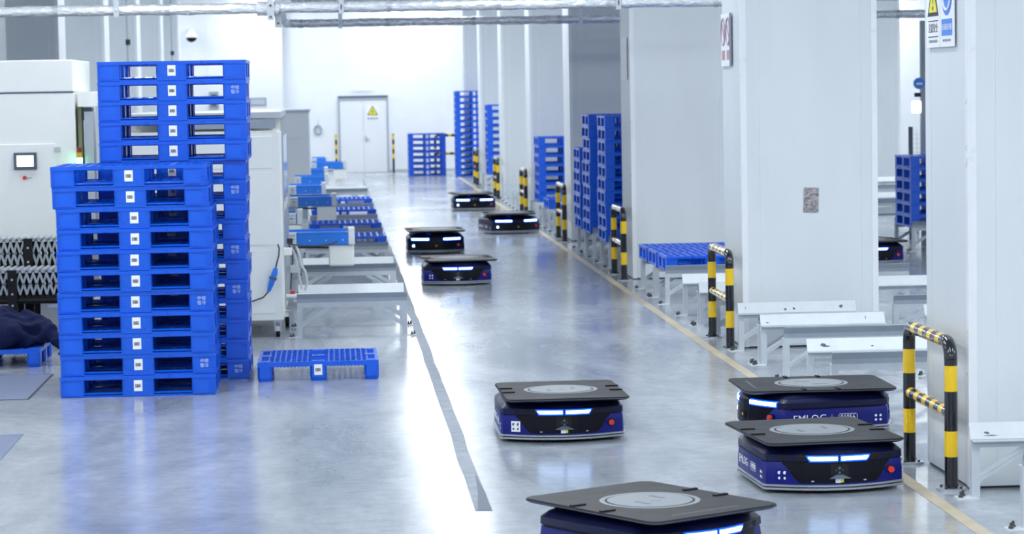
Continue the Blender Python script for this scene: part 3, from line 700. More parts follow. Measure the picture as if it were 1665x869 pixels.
    # side markings
    if number:
        for sx in (-1, 1):
            xa = (0, -1, 0) if sx < 0 else (0, 1, 0)
            X = sx * (RW + .001)
            T = lambda yy, zz: frame((X, yy, zz), xa, (0, 0, 1))
            k = 1 if sx > 0 else -1
            text_mesh('lettering', 'EMLOG', .072, M['white'], T(-.195 * k, .118), root, .0008, sx=1.05)
            MB().box(min(X, X - sx * .002), max(X + sx * .001, X), -.002 - .03 * k, .002 - .03 * k, .095, .143).build('divider', M['white'], root)
            text_mesh('fleet_number', number, .045, M['white'], T(.09 * k, .118), root, .0008)
            fr = MB(); y1, y2 = sorted((.02 * k, .16 * k)); xx = (min(X, X + sx * .001), max(X, X + sx * .001))
            fr.box(*xx, y1 + .006, y2 - .006, .141, .144); fr.box(*xx, y1 + .006, y2 - .006, .093, .096); fr.box(*xx, y1, y1 + .003, .099, .138); fr.box(*xx, y2 - .003, y2, .099, .138)
            fr.build('number_frame', M['white'], root)
            di = MB(); [di.cyl((X if sx > 0 else X - .0015, q * k, z), .009, .0015, 10, 'x') for q in (.30, .335) for z in (.09, .12)]
            di.build('icon', M['white'], root)
            MB().box(xx[0], xx[1], -.34, .34, .186, .194).build('side_band', M['blk'], root)
    for sx in (-1, 1):
        for sy in (-1, 1):
            w = MB(); [w.cyl((sx * .17 + o - .008, sy * .42, .022), .022, .016, 14, 'x') for o in (-.02, .02)]
            w.build('wheel', M['redw'], root, smooth=True)
    # top deck on the turntable, turned on its own
    dk = empty('deck_pivot', (0, 0, 0)); C.objects.unlink(dk); bpy.data.objects.remove(dk)
    a = math.radians(deck_yaw - yaw); ca, sa = math.cos(a), math.sin(a)
    # deck offset in world -> local
    yr = math.radians(yaw); ox = deck_off[0] * math.cos(yr) + deck_off[1] * math.sin(yr); oy = -deck_off[0] * math.sin(yr) + deck_off[1] * math.cos(yr)
    D = Matrix.Translation((ox, oy, 0)) @ Matrix.Rotation(a, 4, 'Z'); zt = .315 if not wide else .345
    def rrect(w, l, c, z, n=5):
        P = []
        for (cx, cy, a0) in ((w - c, -l + c, -90), (w - c, l - c, 0), (-w + c, l - c, 90), (-w + c, -l + c, 180)):
            for i in range(n + 1):
                t = math.radians(a0 + 90 * i / n); P.append(D @ Vector((cx + c * math.cos(t), cy + c * math.sin(t), z)))
        return P
    dw, dl = .43, .54
    d = MB(); d.loft([rrect(dw - .02, dl - .02, .06, zt - .024), rrect(dw - .003, dl - .003, .07, zt - .016), rrect(dw, dl, .07, zt - .008), rrect(dw - .004, dl - .004, .07, zt)])
    dk = d.build('top_plate', M['deck'], root, smooth=True)
    t = MB(); t.loft([rrect(dw + .001, dl + .001, .07, zt - .013), rrect(dw + .001, dl + .001, .07, zt - .009)], False, False); t.build('edge_trim', M['bezel'], dk)
    def disc(r0, z, h, n=48): return [D @ Vector((r0 * math.cos(2 * math.pi * i / n), r0 * math.sin(2 * math.pi * i / n), z)) for i in range(n)], [D @ Vector((r0 * math.cos(2 * math.pi * i / n), r0 * math.sin(2 * math.pi * i / n), z + h)) for i in range(n)]
    def ann(r0, r1, z, n=48):
        rings = []
        for (r, zz) in ((r1, z), (r1, z + .002), (r0, z + .002), (r0, z)): rings.append([D @ Vector((r * math.cos(2 * math.pi * i / n), r * math.sin(2 * math.pi * i / n), zz)) for i in range(n)])
        return MB().loft(rings, False, False)
    ann(.235, .262, zt).build('ring', M['disc'], dk)
    ann(.222, .235, zt - .001).build('ring_groove', M['blkm'], dk)
    MB().loft(list(disc(.222, zt, .0035))).build('turntable', M['disc'], dk)
    for (bx, by) in ((-.09, -.05), (.09, .05)):
        MB().box(bx - .012, bx + .012, by - .055, by + .055, zt + .0035, zt + .0045, D).build('slot', M['bezel'], dk)
    MB().prism([(-.03, -.06), (0, -.03), (.03, -.06), (.03, -.045), (0, -.012), (-.03, -.045)], zt + .0035, zt + .0042, D).build('arrow_mark', M['discd'], dk)
    for sx in (-1, 1):
        for q in (-.12, .12):
            MB().box(sx * (dw - .05) - .045 * 1, sx * (dw - .05) + .045, q - .012, q + .012, zt, zt + .008, D).build('catch', M['blkm'], dk)
    ps = MB()
    rr = random.Random(2); q = -.22
    while q < .22:
        e = q + rr.uniform(.006, .016); ps.box(q, min(e, .22), -dl + .10, -dl + .108, zt, zt + .0006, D); q = e + .004
    ps.build('faint_print', M['discd'], dk)
    for ang in (250, 20):
        t = math.radians(ang); MB().cbox((.30 * math.cos(t), .33 * math.sin(t), lv(.236)), (.06, .03, .008)).build('blue_marker_light', M['mark'], root)
    return root
robot(1.56, 18.21, 0, 1, (.02, -.03), 'navy robot alone in mid aisle with a white icon plate on its front', number='01043')
robot(2.955, 15.68, 3, 6, (-.03, .04), 'navy robot in front of the near rail, overlapping the one behind it', number='01028')
robot(3.39, 18.17, 101, -90, (-.01, .02), 'navy robot turned sideways showing number 01056 by the near rail', number='01056')
robot(1.60, 13.18, 33, 33, (0, 0), 'navy robot cut off by the bottom edge with its deck turned diagonally', number='01017')
robot(1.535, 32.72, 0, 6, (.03, .08), 'navy robot fifth from the camera, lamps close together, in the aisle', number='01040')
robot(1.52, 39.05, 0, 2, (0, .05), 'dark robot left in the aisle with two wide-set lamps', wide=True, number='01031')
robot(2.97, 43.85, 14, 0, (.0, .0), 'dark robot turned slightly, right in the aisle, near the fifth rail', wide=True, number='01062')
robot(2.83, 52.35, 1, 3, (-.04, .05), 'farthest dark robot in the aisle, two wide-set lamps', wide=True, number='01009')
robot(7.23, 34.7, 0, 8, (0, .05), 'robot partly hidden, seen between the two nearest columns')

# ---------------------------------------------------------------- left: filling machine, coat, conveyors
mc = empty('packing_machine', (-3.6, 27.0, 0)); tag(mc, 'large white machine cabinet with small lit screen at the left edge', 'machine')
X0 = -1.5; X1 = .955      # local: -5.1 .. -2.645
MB().box(X0, X1 - .0, .0, 1.85, .38, 2.49).build('body', M['cream'], mc, bevel=.008)
MB().box(X0, X1 - .01, .0, 1.9, 2.50, 2.83).build('hood', M['cream'], mc, bevel=.01)
MB().box(X0, X1 - .02, .05, 1.8, 0, .38).build('plinth', M['creamd'], mc)  # lower front of the machine, its shade put into the grey
MB().box(X0, X1 - .01, -.003, .0, 2.488, 2.502).build('seam', M['bezel'], mc)
ds = MB(); ds.box(X0, .75, -.016, -.001, .6, 1.965); ds.build('door', M['cream'], mc, bevel=.004)
hg = MB(); hg.box(.735, .80, -.028, -.016, 1.885, 1.93); hg.box(.735, .80, -.028, -.016, .76, .81); hg.build('hinge', M['creamd'], mc)
hm = MB().box(.32, .555, -.05, -.016, 1.705, 1.88).build('control_panel', M['bezel'], mc, bevel=.005)
MB().box(.352, .522, -.052, -.05, 1.735, 1.85).build('screen', M['screen'], hm)
bt = MB(); bt.cyl((.425, -.045, 1.62), .02, .03, 16, 'y'); bt.build('red_button', M['red'], mc); MB().box(.45, .50, -.02, -.015, 1.612, 1.628).build('button_tag', M['creamd'], mc)
MB().box(X1 + .03, X1 + .175, .0, 1.4, 2.34, 2.495).build('lintel', M['cream'], mc, bevel=.004)
MB().box(X1, X1 + .05, .3, 1.8, .38, 2.49).build('side_panel', M['cream'], mc)
MB().box(X1 + .02, X1 + .06, .08, .28, .38, 2.34).build('inner_door', mat('olive_strip', srgb(128, 132, 104), .5), mc)
MB().box(X1 + .09, X1 + .18, .05, .30, .38, 2.29).build('door_post', M['alu'], mc)
MB().box(X1 + .05, X1 + .17, .12, .3, 2.20, 2.33).build('opening_block', M['bezel'], mc)  # dark block in the opening below the lintel
tl = empty('signal_tower', (-2.605, 26.95, 0)); tag(tl, 'small signal light with red, amber and glowing green lens on machine corner', 'signal light')
for z, m_, nm in ((1.905, 'redl', 'red_lens'), (1.85, 'amber', 'amber_lens')): MB().cyl((0, 0, z - .03), .026, .05, 16).build(nm, M[m_], tl, smooth=True)
MB().cyl((0, 0, 1.74), .03, .075, 16).build('green_lens', M['green'], tl, smooth=True)
MB().cyl((0, 0, 1.55), .018, .20, 12).build('mount_tube', M['galv'], tl); MB().box(-.03, .03, .0, .06, 1.52, 1.55).build('bracket', M['galv'], tl)

def flex_conveyor(x0, x1, y, ztop, zlow, label, posts):
    r = empty('roller_conveyor', ((x0 + x1) / 2, y, 0)); tag(r, label, 'conveyor', 'folding roller conveyors')
    cx = (x0 + x1) / 2; n = int((x1 - x0) / .062); lat = MB(); ro = MB(); ax = MB()
    for i in range(n):
        x = x0 - cx + (i + .5) * (x1 - x0) / n
        for yy in (0, .5):
            lat.bar((x - .034, yy, zlow), (x + .034, yy, ztop - .035), .019, .008, (0, 1, 0))
            lat.bar((x + .034, yy - .01, zlow), (x - .034, yy - .01, ztop - .035), .022, .008, (0, 1, 0))
        ro.cyl((x, -.02, ztop - .02), .021, .54, 12, 'y')
        ax.cyl((x, -.035, (ztop + zlow) / 2 - .02), .008, .03, 8, 'y')
    inn = MB()
    for i in range(n + 1):
        x = x0 - cx + i * (x1 - x0) / n
        inn.bar((x - .04, .06, zlow - .02), (x + .04, .06, ztop - .05), .03, .006, (0, 1, 0)); inn.bar((x + .04, .10, zlow - .02), (x - .04, .10, ztop - .05), .03, .006, (0, 1, 0)); inn.bar((x, .25, zlow - .02), (x, .25, ztop - .06), .03, .006, (0, 1, 0))
    io = inn.build('inner_shade_bars', M['blkm'], r); io['kind'] = 'stuff'  # added inner layers, coloured black for the shade between the bars
    lo = lat.build('scissor_bars', M['roller'], r); lo['kind'] = 'stuff'
    a = ro.build('rollers', M['roller'], r, smooth=True); a['kind'] = 'stuff'
    a = ax.build('pivots', M['bolt'], r); a['kind'] = 'stuff'
    for px, w in posts:
        l = MB(); l.box(px - cx - w / 2, px - cx + w / 2, -.05, -.02, .1, ztop - .01); l.box(px - cx - w / 2, px - cx + w / 2, -.02, .04, .1, ztop - .05)
        lg = l.build('leg', M['blkm'], r)
        b = MB(); [b.cyl((px - cx, -.058, z), .011, .008, 10, 'y') for z in (ztop - .10, ztop - .24, zlow - .1)]; b.build('bolt', M['galv'], lg)
        w_ = MB(); w_.cyl((px - cx - .02, 0, .05), .05, .03, 18, 'x'); w_.build('caster', M['blkm'], r, smooth=True)
        l = MB(); l.box(px - cx - w / 2, px - cx + w / 2, .48, .53, .1, ztop - .05); l.build('leg', M['blkm'], r)
    u = MB(); u.box(x0 - cx, x1 - cx, .02, .48, zlow - .09, zlow - .03); u.cyl((x0 - cx, .0, zlow - .06), .03, x1 - x0, 10, 'x'); u.build('under_frame', M['blkm'], r)
    for xx in (x0 - cx + .12, x1 - cx - .25): MB().box(xx, xx + .16, -.045, .0, zlow - .13, zlow - .095).build('drip_tray', M['alu'], r)
    return r
flex_conveyor(-4.3, -2.5, 25.7, 1.07, .80, 'taller folded roller conveyor with grey scissor bars by the machine', [(-3.01, .085), (-4.0, .085)])
flex_conveyor(-4.3, -2.52, 25.1, .80, .55, 'lower folded roller conveyor in front of the taller one', [(-3.10, .085), (-4.05, .085)])

# coat
def coat():
    r = empty('navy_coat', (-3.12, 24.1, .168)); tag(r, 'crumpled navy coat heaped on the pallet at the left edge', 'coat')
    from mathutils import noise as NZ
    mb = MB(); nu, nv = 110, 44; rings = []
    for j in range(nv + 1):
        ph = math.pi / 2 * j / nv; ring = []
        for i in range(nu):
            th = 2 * math.pi * i / nu
            cx, cy = math.cos(th), math.sin(th)
            R = math.cos(ph) ** .7; p = Vector((cx * R * .50, cy * R * .42, math.sin(ph) ** .9 * .33))
            p.z *= 1 - .5 * max(0, p.x / .5) ** 1.2
            # long soft folds running down and to the right
            u = p.x * .8 + p.z * .9 + p.y * .3; v = -p.x * .5 + p.z * 1.3 + p.y * .8
            w = NZ.noise(Vector((p.x * 3, p.y * 3, p.z * 3 + 5))) * .5
            f = (1 - abs(NZ.noise(Vector((u * 1.6 + w, v * 7 + w * 2, 3)))) * 2.2) * .055 + (1 - abs(NZ.noise(Vector((u * 4 + 9, v * 12 + w * 3, 1)))) * 2) * .022
            nrm = Vector((cx * math.cos(ph), cy * math.cos(ph), math.sin(ph) + .2)).normalized()
            p += nrm * (f - .02) * min(1, j / 4 + .2); p.z = max(p.z, .004)
            ring.append(p)
        rings.append(ring)
    mb.loft(rings, True, True)
    def sleeve(path, rs, name, k=0):
        b = MB(); pts = [Vector(p) for p in path]; P = []; Rr = []
        for i in range(len(pts) - 1):
            for t in range(6):
                u = t / 6; P.append(pts[i].lerp(pts[i + 1], u)); Rr.append(rs[i] + (rs[i + 1] - rs[i]) * u + .010 * math.sin(9.0 * (i + u) + k))
        P.append(pts[-1]); Rr.append(rs[-1]); b.tube(P, Rr, 18); o_ = len(mb.v); mb.v += b.v; mb.f += [tuple(i + o_ for i in f) for f in b.f]; o = r
        e = pts[-1]; t = (pts[-1] - pts[-2]).normalized(); c = MB(); c.tube([e - t * .012, e + t * .004], rs[-1] * .8, 14); c.build('cuff_opening', M['dark'], o)
    sleeve([(-.25, -.22, .22), (.0, -.30, .20), (.17, -.36, .14), (.10, -.42, .085), (-.02, -.45, .065)], [.09, .095, .10, .085, .06], 'sleeve')
    sleeve([(.20, .05, .24), (.38, -.05, .17), (.47, -.18, .115), (.60, -.27, .03), (.615, -.30, -.07)], [.10, .10, .085, .075, .055], 'sleeve', 2)
    sleeve([(-.5, -.2, .32), (-.25, -.28, .30), (.02, -.2, .25), (.22, -.16, .17)], [.08, .09, .08, .05], 'collar_fold', 1)
    body = mb.build('coat_body', M['cloth'], r, smooth=True)
    m1 = body.modifiers.new('remesh', 'REMESH'); m1.mode = 'VOXEL'; m1.voxel_size = .014; m1.use_smooth_shade = True
    m2 = body.modifiers.new('smooth', 'SMOOTH'); m2.factor = .6; m2.iterations = 22
    tx = bpy.data.textures.new('folds', 'MARBLE'); tx.noise_scale = .22; tx.turbulence = 6; tx.noise_depth = 1
    m3 = body.modifiers.new('folds', 'DISPLACE'); m3.texture = tx; m3.strength = .045; m3.mid_level = .6
coat()

# ---------------------------------------------------------------- centre left: cabinet on castors with hose and plug
cb = empty('white_cabinet', (-.51, 25.95, 0)); tag(cb, 'tall white cabinet on castors behind the blue stacks', 'cabinet')
MB().box(-1.6, -.012, .0, .9, .17, 2.06).build('body', M['cream'], cb, bevel=.008)
for (a, b, nm) in ((1.70, 2.02, 0), (.93, 1.66, 0), (.24, .88, 0)):
    MB().box(-1.5, -.09, -.010, .0, a, b).build('door', M['cream'], cb, bevel=.003)
MB().box(-1.6, .0, .05, 3.2, 2.20, 2.26).build('top_frame', M['creamd'], cb)
MB().box(-1.6, -.04, .0, .9, 2.06, 2.075).build('cover_lip', M['cream'], cb)
MB().box(-1.6, -.02, .9, 3.1, .12, 2.20).build('rear_body', M['cream'], cb)
for y in (.92, 2.0, 3.1): MB().box(-.02, .0 if y < 3 else .006, y, y + .05, .2, 2.22).build('frame_post', M['alu'], cb)
MB().box(-.016, .004, .97, 2.0, 1.35, 2.0).build('window', M['glassb'], cb); MB().box(-.016, .004, 2.06, 3.08, 1.35, 2.0).build('window', M['glassb'], cb)
MB().box(-.016, .004, .95, 3.1, 1.22, 1.28).build('grab_bar', M['steelw'], cb); MB().box(-.016, .004, .97, 3.1, .5, 1.15).build('side_panel', M['alu'], cb)
MB().box(-.9, -.05, .03, .04, 2.10, 2.19).build('vent_slot', M['steeld'], cb)
for (x, y) in ((-.075, .06), (.0, 1.15), (-1.5, .06)):
    c = MB(); c.cyl((x - .02, y, .052), .052, .04, 20, 'x'); w = c.build('castor', M['blkm'], cb, smooth=True)
    MB().box(x - .035, x - .022, y - .03, y + .04, .05, .15).build('castor_fork', M['galv'], w); MB().box(x + .022, x + .035, y - .03, y + .04, .05, .15).build('castor_fork', M['galv'], w)
    MB().box(x - .045, x + .045, y - .04, y + .05, .15, .17).build('castor_plate', M['galv'], w)
    if x < 0.0: MB().box(x - .02, x + .02, y - .052, y - .045, .06, .11).build('brake_pedal', M['steelw'], w)
plg = empty('blue_plug', (-.62, 25.88, .60)); tag(plg, 'blue industrial plug and dark cable hanging on the white cabinet', 'plug')
MB().tube([(-.045, 0, -.13), (-.02, 0, -.06)], [.018, .028], 14).build('plug_body', M['arm'], plg, smooth=True)
MB().tube([(-.02, 0, -.06), (.0, 0, 0), (.022, 0, .06), (.03, 0, .10)], [.03, .032, .03, .022], 14).build('socket_body', M['arm'], plg, smooth=True)
MB().tube([(-.004, 0, -.012), (.004, 0, .012)], .040, 16).build('locking_ring', M['bezel'], plg, smooth=True)
MB().tube([(.03, 0, .10), (.045, 0, .16), (.065, -.0, .23), (.07, 0, .30), (.055, 0, .34)], .008, 8).build('cable', M['rubber'], plg, smooth=True)
MB().tube([(-.045, 0, -.13), (-.10, 0, -.19), (-.20, 0, -.225), (-.34, 0, -.24)], .008, 8).build('cable', M['rubber'], plg, smooth=True)
hs = empty('hose_bundle', (-.47, 26.3, 0)); tag(hs, 'clear hoses and dark cables looping beside the white cabinet', 'hose')
MB().tube([(.02, 0, .93), (.08, 0, .90), (.115, 0, .80), (.13, 0, .70), (.17, 0, .63), (.19, 0, .52), (.16, 0, .44)], .012, 10).build('clear_hose', M['hose'], hs, smooth=True)
MB().tube([(.02, .03, .90), (.06, .03, .82), (.08, .03, .74), (.10, .03, .64), (.11, .03, .56), (.13, .03, .45)], .011, 10).build('clear_hose', M['hose'], hs, smooth=True)
MB().tube([(.0, 0, .93), (.035, 0, .85), (.045, 0, .75), (.03, 0, .62), (.015, 0, .45)], .008, 8).build('dark_cable', M['rubber'], hs, smooth=True)
MB().tube([(.0, -.03, .92), (.14, -.03, .895), (.27, -.03, .89), (.42, -.03, .905), (.50, 0, .93)], .008, 8).build('dark_cable', M['rubber'], hs, smooth=True)
MB().box(-.05, .04, -.05, .05, .80, .88).build('outlet_spout', M['cream'], hs, bevel=.01)
MB().box(-.01, .05, -.03, .03, .92, .97).build('junction', M['dark'], hs)
MB().box(.02, .10, -.02, .03, .62, .70).build('valve_block', M['creamd'], hs, bevel=.008)
vt = MB(); vt.cyl((-.03, 0, .385), .022, .24, 14, 'x'); vt.build('white_pipe', M['white'], hs, smooth=True)
MB().cbox((.035, 0, .42), (.045, .03, .03)).build('red_valve', M['red'], hs)

# second grey cabinet far behind, and wall items
c2 = empty('grey_cabinet', (-1.0, 50.0, 0)); tag(c2, 'grey cabinet behind the white one, left of the blue arms', 'cabinet')
MB().box(-1.2, .56, 0, 2.5, .25, 2.06).build('body', M['creamd'], c2, bevel=.01)
MB().box(-.0, .43, -.012, 0, .4, 1.50).build('door', M['creamd'], c2); MB().box(-.0, .43, -.012, 0, 1.56, 2.0).build('door', M['creamd'], c2)
MB().box(-1.2, .58, -.01, 2.5, 2.06, 2.11).build('top_cap', M['steeld'], c2); MB().box(-1.1, .5, .1, 2.4, 0, .25).build('plinth', M['steeld'], c2)
dn = empty('dome_camera', (-4.05, YB - .7, 4.1)); tag(dn, 'white dome camera with black glass on the back left wall', 'camera')
MB().box(-.06, .06, -.30, 0, .22, .30).build('wall_arm', M['white'], dn)
MB().tube([(0, -.28, .24), (0, -.28, .08), (0, -.28, .0)], [.05, .14, .17], 18).build('housing', M['white'], dn, smooth=True)
MB().tube([(0, -.28, 0), (0, -.28, -.05), (0, -.28, -.10), (0, -.28, -.14)], [.16, .15, .11, .04], 18).build('dome', M['blk'], dn, smooth=True)
op = empty('wall_hatch', (-2.24, YB - .7, 2.06)); tag(op, 'grey rectangular opening in the white back left wall', 'hatch')
MB().box(-.36, .33, -.03, 0, 0, .24).build('frame', M['steeld'], op); MB().box(-.32, .29, -.035, -.03, .04, .19).build('recess', M['galv'], op)
op = empty('wall_hatch', (-3.45, YB - .7, 2.08)); tag(op, 'dark slot on back left wall seen through the stack openings', 'hatch')
MB().box(-.14, .14, -.05, 0, -.1, .42).build('frame', M['steeld'], op); MB().box(-.08, .08, -.055, -.05, -.02, .34).build('recess', M['bezel'], op)
co = empty('wall_coil', (-.41, YB, 1.30)); tag(co, 'small coil of cable hung on the back wall left of the door', 'coil')
MB().tube([(.10 * math.cos(2 * math.pi * i / 20), -.04, .13 * math.sin(2 * math.pi * i / 20)) for i in range(21)], .028, 8).build('coil', M['steeld'], co, smooth=True)
MB().tube([(0, -.04, .12), (.01, -.03, .3)], .01, 6).build('hook', M['galv'], co)
xs_ = empty('exit_plate', (0.95, YB, 2.44)); tag(xs_, 'small white plate above the grey door', 'plate')
MB().box(-.28, .28, -.03, 0, 0, .16).build('plate', M['white'], xs_)
for k, (x, y, z0, z1, zb, nm) in enumerate(((-3.98, 50.2, 0.3, 5.5, 3.49, 'nearer one left of the white strip'), (-4.08, 66.2, .3, 5.5, 3.51, 'farther one beside the bright back wall'))):
    r = empty('conduit', (x, y + 1.35, 0)); tag(r, 'thin wall conduit with a small dark box, %s' % nm, 'conduit', 'conduits with boxes')
    MB().cyl((0, 0, z0), .02, z1 - z0, 8).build('pipe', M['steeld'], r); MB().box(-.035, .055, -.06, .0, zb - .055, zb + .055).build('box', M['dark'], r)

# ---------------------------------------------------------------- blue conveyor arms
def blue_arm(y, xe, xs, box, label, zc=.79):
    r = empty('boom_conveyor', (xs, y, 0)); tag(r, label, 'conveyor arm', 'blue arms reaching over the left stands'); L = xe - xs
    MB().box(.12, L - .06, 0, .30, zc - .085, zc + .06).build('beam', M['arm'], r, bevel=.006)
    MB().box(.0, L - .10, .30, .34, zc - .02, zc + .085).build('belt_guard', M['arm'], r)
    MB().box(.12, L - .09, -.004, .0, zc + .048, zc + .062).build('top_lip', M['arm'], r)
    e = MB().box(.0, .12, -.006, .30, zc - .08, zc + .055).build('bearing_plate', M['steelw'], r)
    b = MB(); [b.cyl((.03 + .03 * i, -.012, zc - .055 + .042 * j), .007, .006, 8, 'y') for i in (0, 1, 2) for j in (0, 1, 2) if not (i == 1 and j == 1)]; b.build('screw', M['bolt'], e)
    MB().cyl((.06, -.012, zc - .012), .014, .006, 12, 'y').build('hub', M['arm'], e)
    MB().box(L - .075, L, -.015, .32, zc - .09, zc + .11).build('end_cap', M['steelw'], r, bevel=.012)
    n = max(2, int((L - .2) / .16)); b = MB()
    for i in range(n): b.cyl((.12 + (L - .22) * (i + .8) / n, -.008, zc - .03), .008, .008, 10, 'y')
    b.build('rivet', M['steelw'], r)
    if box:
        MB().box(L - .30, L - .01, .02, .28, zc - .33, zc - .087).build('motor_box', M['cream'], r, bevel=.02)
        MB().tube([(.1, .1, zc - .11), (L - .3, .1, zc - .12)], .012, 8).build('cable', M['rubber'], r)
    MB().box(.01, .07, .06, .26, .06, zc - .08).build('support_post', M['steeld'], r); MB().box(-.05, .13, .0, .3, 0, .06).build('post_foot', M['steeld'], r)
    return r
for a in ((29.5, .235, -.55, True, 'nearest blue conveyor arm with white end cap and hanging box'), (34.3, -.41, -.62, True, 'short blue arm, pulled back, below the second long one'),
          (39.5, .05, -.66, True, 'second long blue arm with a hanging white box'), (44.3, -.12, -.75, False, 'third long blue arm without box, counting from the camera'),
          (48.9, -.08, -.72, False, 'fourth long blue arm, darker, counting from the camera'), (53.3, -.10, -.72, False, 'fifth long blue arm, level with the grey cabinet foot'),
          (58.2, .31, -.48, True, 'far blue arm reaching in front of the door, with box'), (62.3, -.08, -.50, False, 'farthest and shortest blue arm beside the striped post')):
    blue_arm(*a)

# ---------------------------------------------------------------- foil lagged pipes and hangers
def pipe(p0, p1, r, label, seed):
    rr = random.Random(seed); p0 = Vector(p0); p1 = Vector(p1); n = int((p1 - p0).length / .09); P = []; Rs = []
    for i in range(n + 1): P.append(p0.lerp(p1, i / n) + Vector((0, rr.uniform(-.003, .003), rr.uniform(-.003, .003)))); Rs.append(r * rr.uniform(.93, 1.07))
    ro = empty('foil_pipe', tuple(p0)); tag(ro, label, 'pipe', 'foil lagged pipes below the ceiling')
    o = MB().tube([q - p0 for q in P], Rs, 14).build('lagging', M['foil'], ro, smooth=True)
    b = MB(); k = 2
    while k < n: b.tube([P[k] - p0, P[k] - p0 + (p1 - p0).normalized() * .05], r * 1.10, 14); k += 14
    b.build('tape_band', M['galv'], ro, smooth=True); return ro
pipe((-4.6, 30, 3.425), (5.2, 30, 3.425), .062, 'upper silver foil pipe running right across the top of the view', 1)
pipe((-.62, 38.2, 3.455), (12.5, 38.2, 3.455), .060, 'lower silver foil pipe behind the upper one, starting at the flange', 2)
pipe((-.62, 30.15, 3.425), (-.62, 38.1, 3.455), .060, 'short foil pipe running away from the camera at the flanges', 3)
pipe((-.5, 34.6, 3.62), (12.5, 34.6, 3.62), .07, 'topmost foil pipe, only its underside in view', 4)
def hanger(x, y, z, top, label, dark=False):
    r = empty('pipe_hanger', (x, y, z)); tag(r, label, 'hanger', 'pipe hangers')
    MB().box(-.03, .03, -.075, -.068, -.08, top - z).build('strap', M['galv'], r)
    MB().tube([(.072 * 0, -.0, 0)] and [(0, .075 * math.cos(a), .075 * math.sin(a)) for a in [2 * math.pi * i / 16 for i in range(17)]], .008, 6).build('clamp', M['dark' if dark else 'galv'], r)
for a in ((-2.43, 30, 3.425, 5.6, 'strap hanger on the upper foil pipe above the left stack'), (.14, 30, 3.425, 5.6, 'dark clamp hanger on the upper foil pipe left of the door', True), (3.35, 30.0, 3.425, 5.6, 'dark clamp hanger on the upper foil pipe above the third column', True),
          (.16, 38.2, 3.455, 5.6, 'strap hanger on the lower foil pipe left part'), (3.70, 38.2, 3.455, 5.6, 'strap hanger on the lower foil pipe near the third column'), (-3.9, 30, 3.425, 5.6, 'strap hanger at the far left of the upper pipe')):
    hanger(*a)
fl = empty('pipe_flange', (-.68, 30, 3.40)); tag(fl, 'grey bracket plates at the pipe corner near the top centre-left', 'bracket')
MB().box(-.03, .05, -.10, -.09, -.12, .25).build('plate', M['galv'], fl); MB().box(.05, .13, .10, .11, -.20, .20).build('plate', M['galv'], fl)
b = MB(); [b.cyl((x, y_, z), .015, .02, 8, 'y') for x, y_, z in ((.01, -.11, -.08), (.09, .09, -.15), (.01, -.11, .05))]; b.build('bolt', M['bolt'], fl)
MB().tube([(-.15, 0, .02), (.06, 0, .02), (.06, .15, .02)], .085, 14).build('elbow', M['foil'], fl, smooth=True)

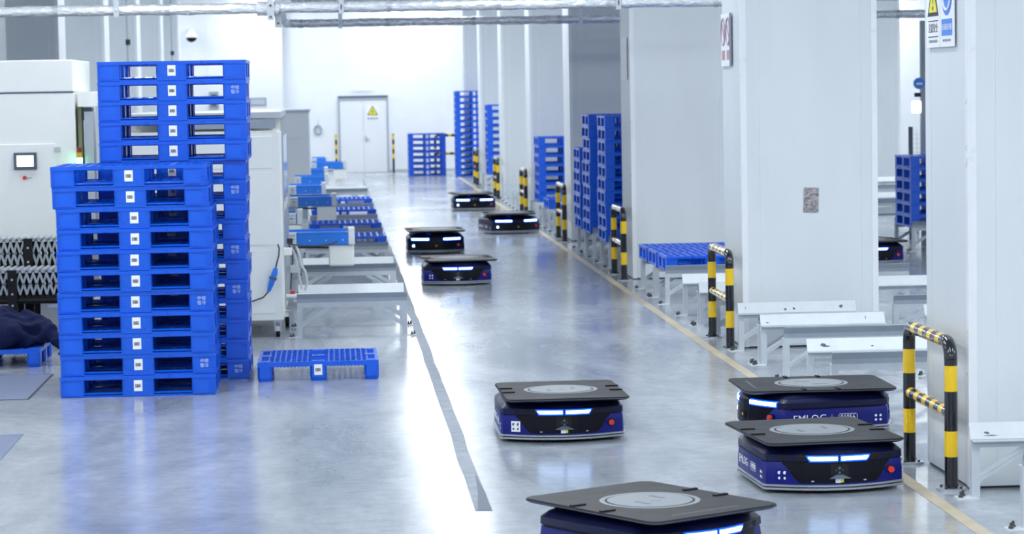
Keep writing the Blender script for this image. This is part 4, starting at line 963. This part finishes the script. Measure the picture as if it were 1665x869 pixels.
# ---------------------------------------------------------------- signs on the columns
def side_sign(name, x, y0, y1, z0, z1, label, kind):
    """board on the aisle-side (-x) face; local x axis runs toward the camera (-y)"""
    r = empty(name, (x, (y0 + y1) / 2, z0)); tag(r, label, 'sign'); w = (y1 - y0) / 2; h = z1 - z0
    MB().box(-.006, 0, -w, w, 0, h).build('sign_board', M['white'], r)
    B = lambda yy, zz, off: frame((-.006 - off, yy, zz), (0, -1, 0), (0, 0, 1))
    fr = MB(); t = .008
    if kind == 'pair':      # warning triangle (left/far) and blue mandatory circle (near)
        MB().box(-.0065, -.006, -.002, .002, 0, h).build('divider', M['steeld'], r)
        for c, mm in ((w * .5, 'ink'), (-w * .5, 'signb')):
            if mm == 'ink':
                MB().prism([(p[0] * 1.0, p[1]) for p in tri(.17, 0)], 0, .001, B(c, .28, .0)).build('triangle_border', M['ink'], r)
                MB().prism(tri(.122, 0), .001, .002, B(c, .28, 0)).build('yellow_triangle', M['signy'], r)
                MB().prism([(-.010, .07), (-.005, -.012), (.005, -.012), (.010, .07)], .002, .003, B(c, .28, 0)).build('exclamation_bar', M['ink'], r)
                MB().cyl((0, 0, 0), .014, .001, 12).build('exclamation_dot', M['ink'], r).matrix_local = B(c, .245, .002)
                for zz in (.162, .064): MB().box(-.0075, -.006, c - w * .36, c + w * .36, zz, zz + .006).build('rule', M['ink'], r)
                text_mesh('lettering', '注意安全', .062, M['ink'], B(c, .117, .001), r)
                text_mesh('lettering', 'CAUTION DANGER', .026, M['steeld'], B(c, .038, .001), r)
            else:
                MB().cyl((0, 0, 0), .14, .001, 36).build('blue_disc', M['signb'], r).matrix_local = B(c, .33, 0)
                o = MB(); o.tube([(.10 * math.cos(t_), .10 * math.sin(t_) , .001) for t_ in [math.pi + math.pi * i / 12 for i in range(13)]], .008, 6); o.build('helmet_strap', M['white'], r).matrix_local = B(c, .325, .001)
                MB().cyl((0, 0, 0), .055, .001, 24).build('head', M['white'], r).matrix_local = B(c, .37, .001)
                MB().box(-.0072, -.006, c - w * .38, c + w * .38, .068, .17).build('caption_field', M['signb'], r)
                text_mesh('lettering', '必须戴安全帽', .042, M['white'], B(c, .118, .0015), r)
                text_mesh('lettering', 'MUST WEAR HELMET', .022, M['steeld'], B(c, .038, .001), r)
    if kind == 'ban':
        for c in (w * .5, -w * .5):
            o = MB(); o.tube([(.115 * math.cos(t_), .125 * math.sin(t_), 0) for t_ in [2 * math.pi * i / 28 for i in range(29)]], .012, 6)
            o.build('ring', M['silver'], r).matrix_local = B(c, h - .17, .0)
            o = MB(); o.bar((-.085, .09, .004), (.085, -.09, .004), .016, .004); o.build('slash', M['silver'], r).matrix_local = B(c, h - .17, .0)
            MB().box(-.0072, -.006, c - w * .34, c + w * .34, .06, .15).build('caption_field', M['signr'], r)
        MB().box(-.02, .0, -w - .01, -w, 0, h).build('side_edge', M['steeld'], r)
side_sign('safety_sign', 3.773, 15.46, 16.18, 2.665, 3.26, 'white sign with yellow warning triangle and blue round symbol on nearest column', 'pair')
side_sign('prohibition_sign', 3.773, 24.22, 24.82, 2.63, 3.13, 'white sign with two faded ring symbols on the second column', 'ban')
side_sign('prohibition_sign', 3.773, 32.85, 33.45, 2.54, 3.08, 'faint white sign on the side of the third column', 'plain')
pt = MB(); pt.box(-.07, .07, -.004, 0, -.115, .115)
po = pt.build('foil_patch', M['patch']); po.location = (4.43, 23.748, 1.37); po.rotation_euler = (0, .03, 0); tag(po, 'small crumpled foil patch on the front of the second column', 'patch')

# things seen down the column gap
r = empty('work_lamp', (8.68, 38.0, 0)); tag(r, 'lit square lamp on a grey mast seen between the nearest columns', 'lamp')
MB().box(.07, .14, -.03, .04, 0, 3.35).build('mast', M['steeld'], r); MB().box(-.07, .07, -.05, .0, 1.98, 2.16).build('lamp_face', M['lampw'], r, bevel=.02)
MB().box(-.02, .1, -.02, .02, 2.22, 2.28).build('arm', M['dark'], r)
r = empty('round_sign', (8.72, 37.965, 2.42)); tag(r, 'small round blue sign on the grey mast in the column gap', 'sign')
MB().cyl((0, 0, 0), .085, .01, 28, 'y').build('disc', M['signb'], r); MB().box(-.04, .05, -.004, -.0, -.02, .01).build('arrow', M['white'], r)
r = empty('mesh_fence', (9.33, 39.5, 0)); tag(r, 'small wire mesh panel with dark post behind the gap stack', 'fence')
MB().box(-.42, -.36, 0, .05, 0, 1.75).build('post', M['bezel'], r)
m_ = MB()
for i in range(14): m_.bar((-.36 + i * .07, .02, .3), (-.36 + i * .07, .02, 1.7), .006, .006, (0, 1, 0))
for i in range(20): m_.bar((-.36, .02, .3 + i * .07), (.55, .02, .3 + i * .07), .006, .006)
m_.build('wire_mesh', M['galv'], r)['kind'] = 'stuff'
r = empty('notice_board', (16.2, YB, 3.0)); tag(r, 'pale board high on the far wall in the column gap', 'board')
MB().box(-.7, .9, -.05, 0, 0, 1.7).build('board', M['steelw'], r); MB().box(-.7, .9, -.06, -.0, -.05, 0).build('bottom_rail', M['steeld'], r)
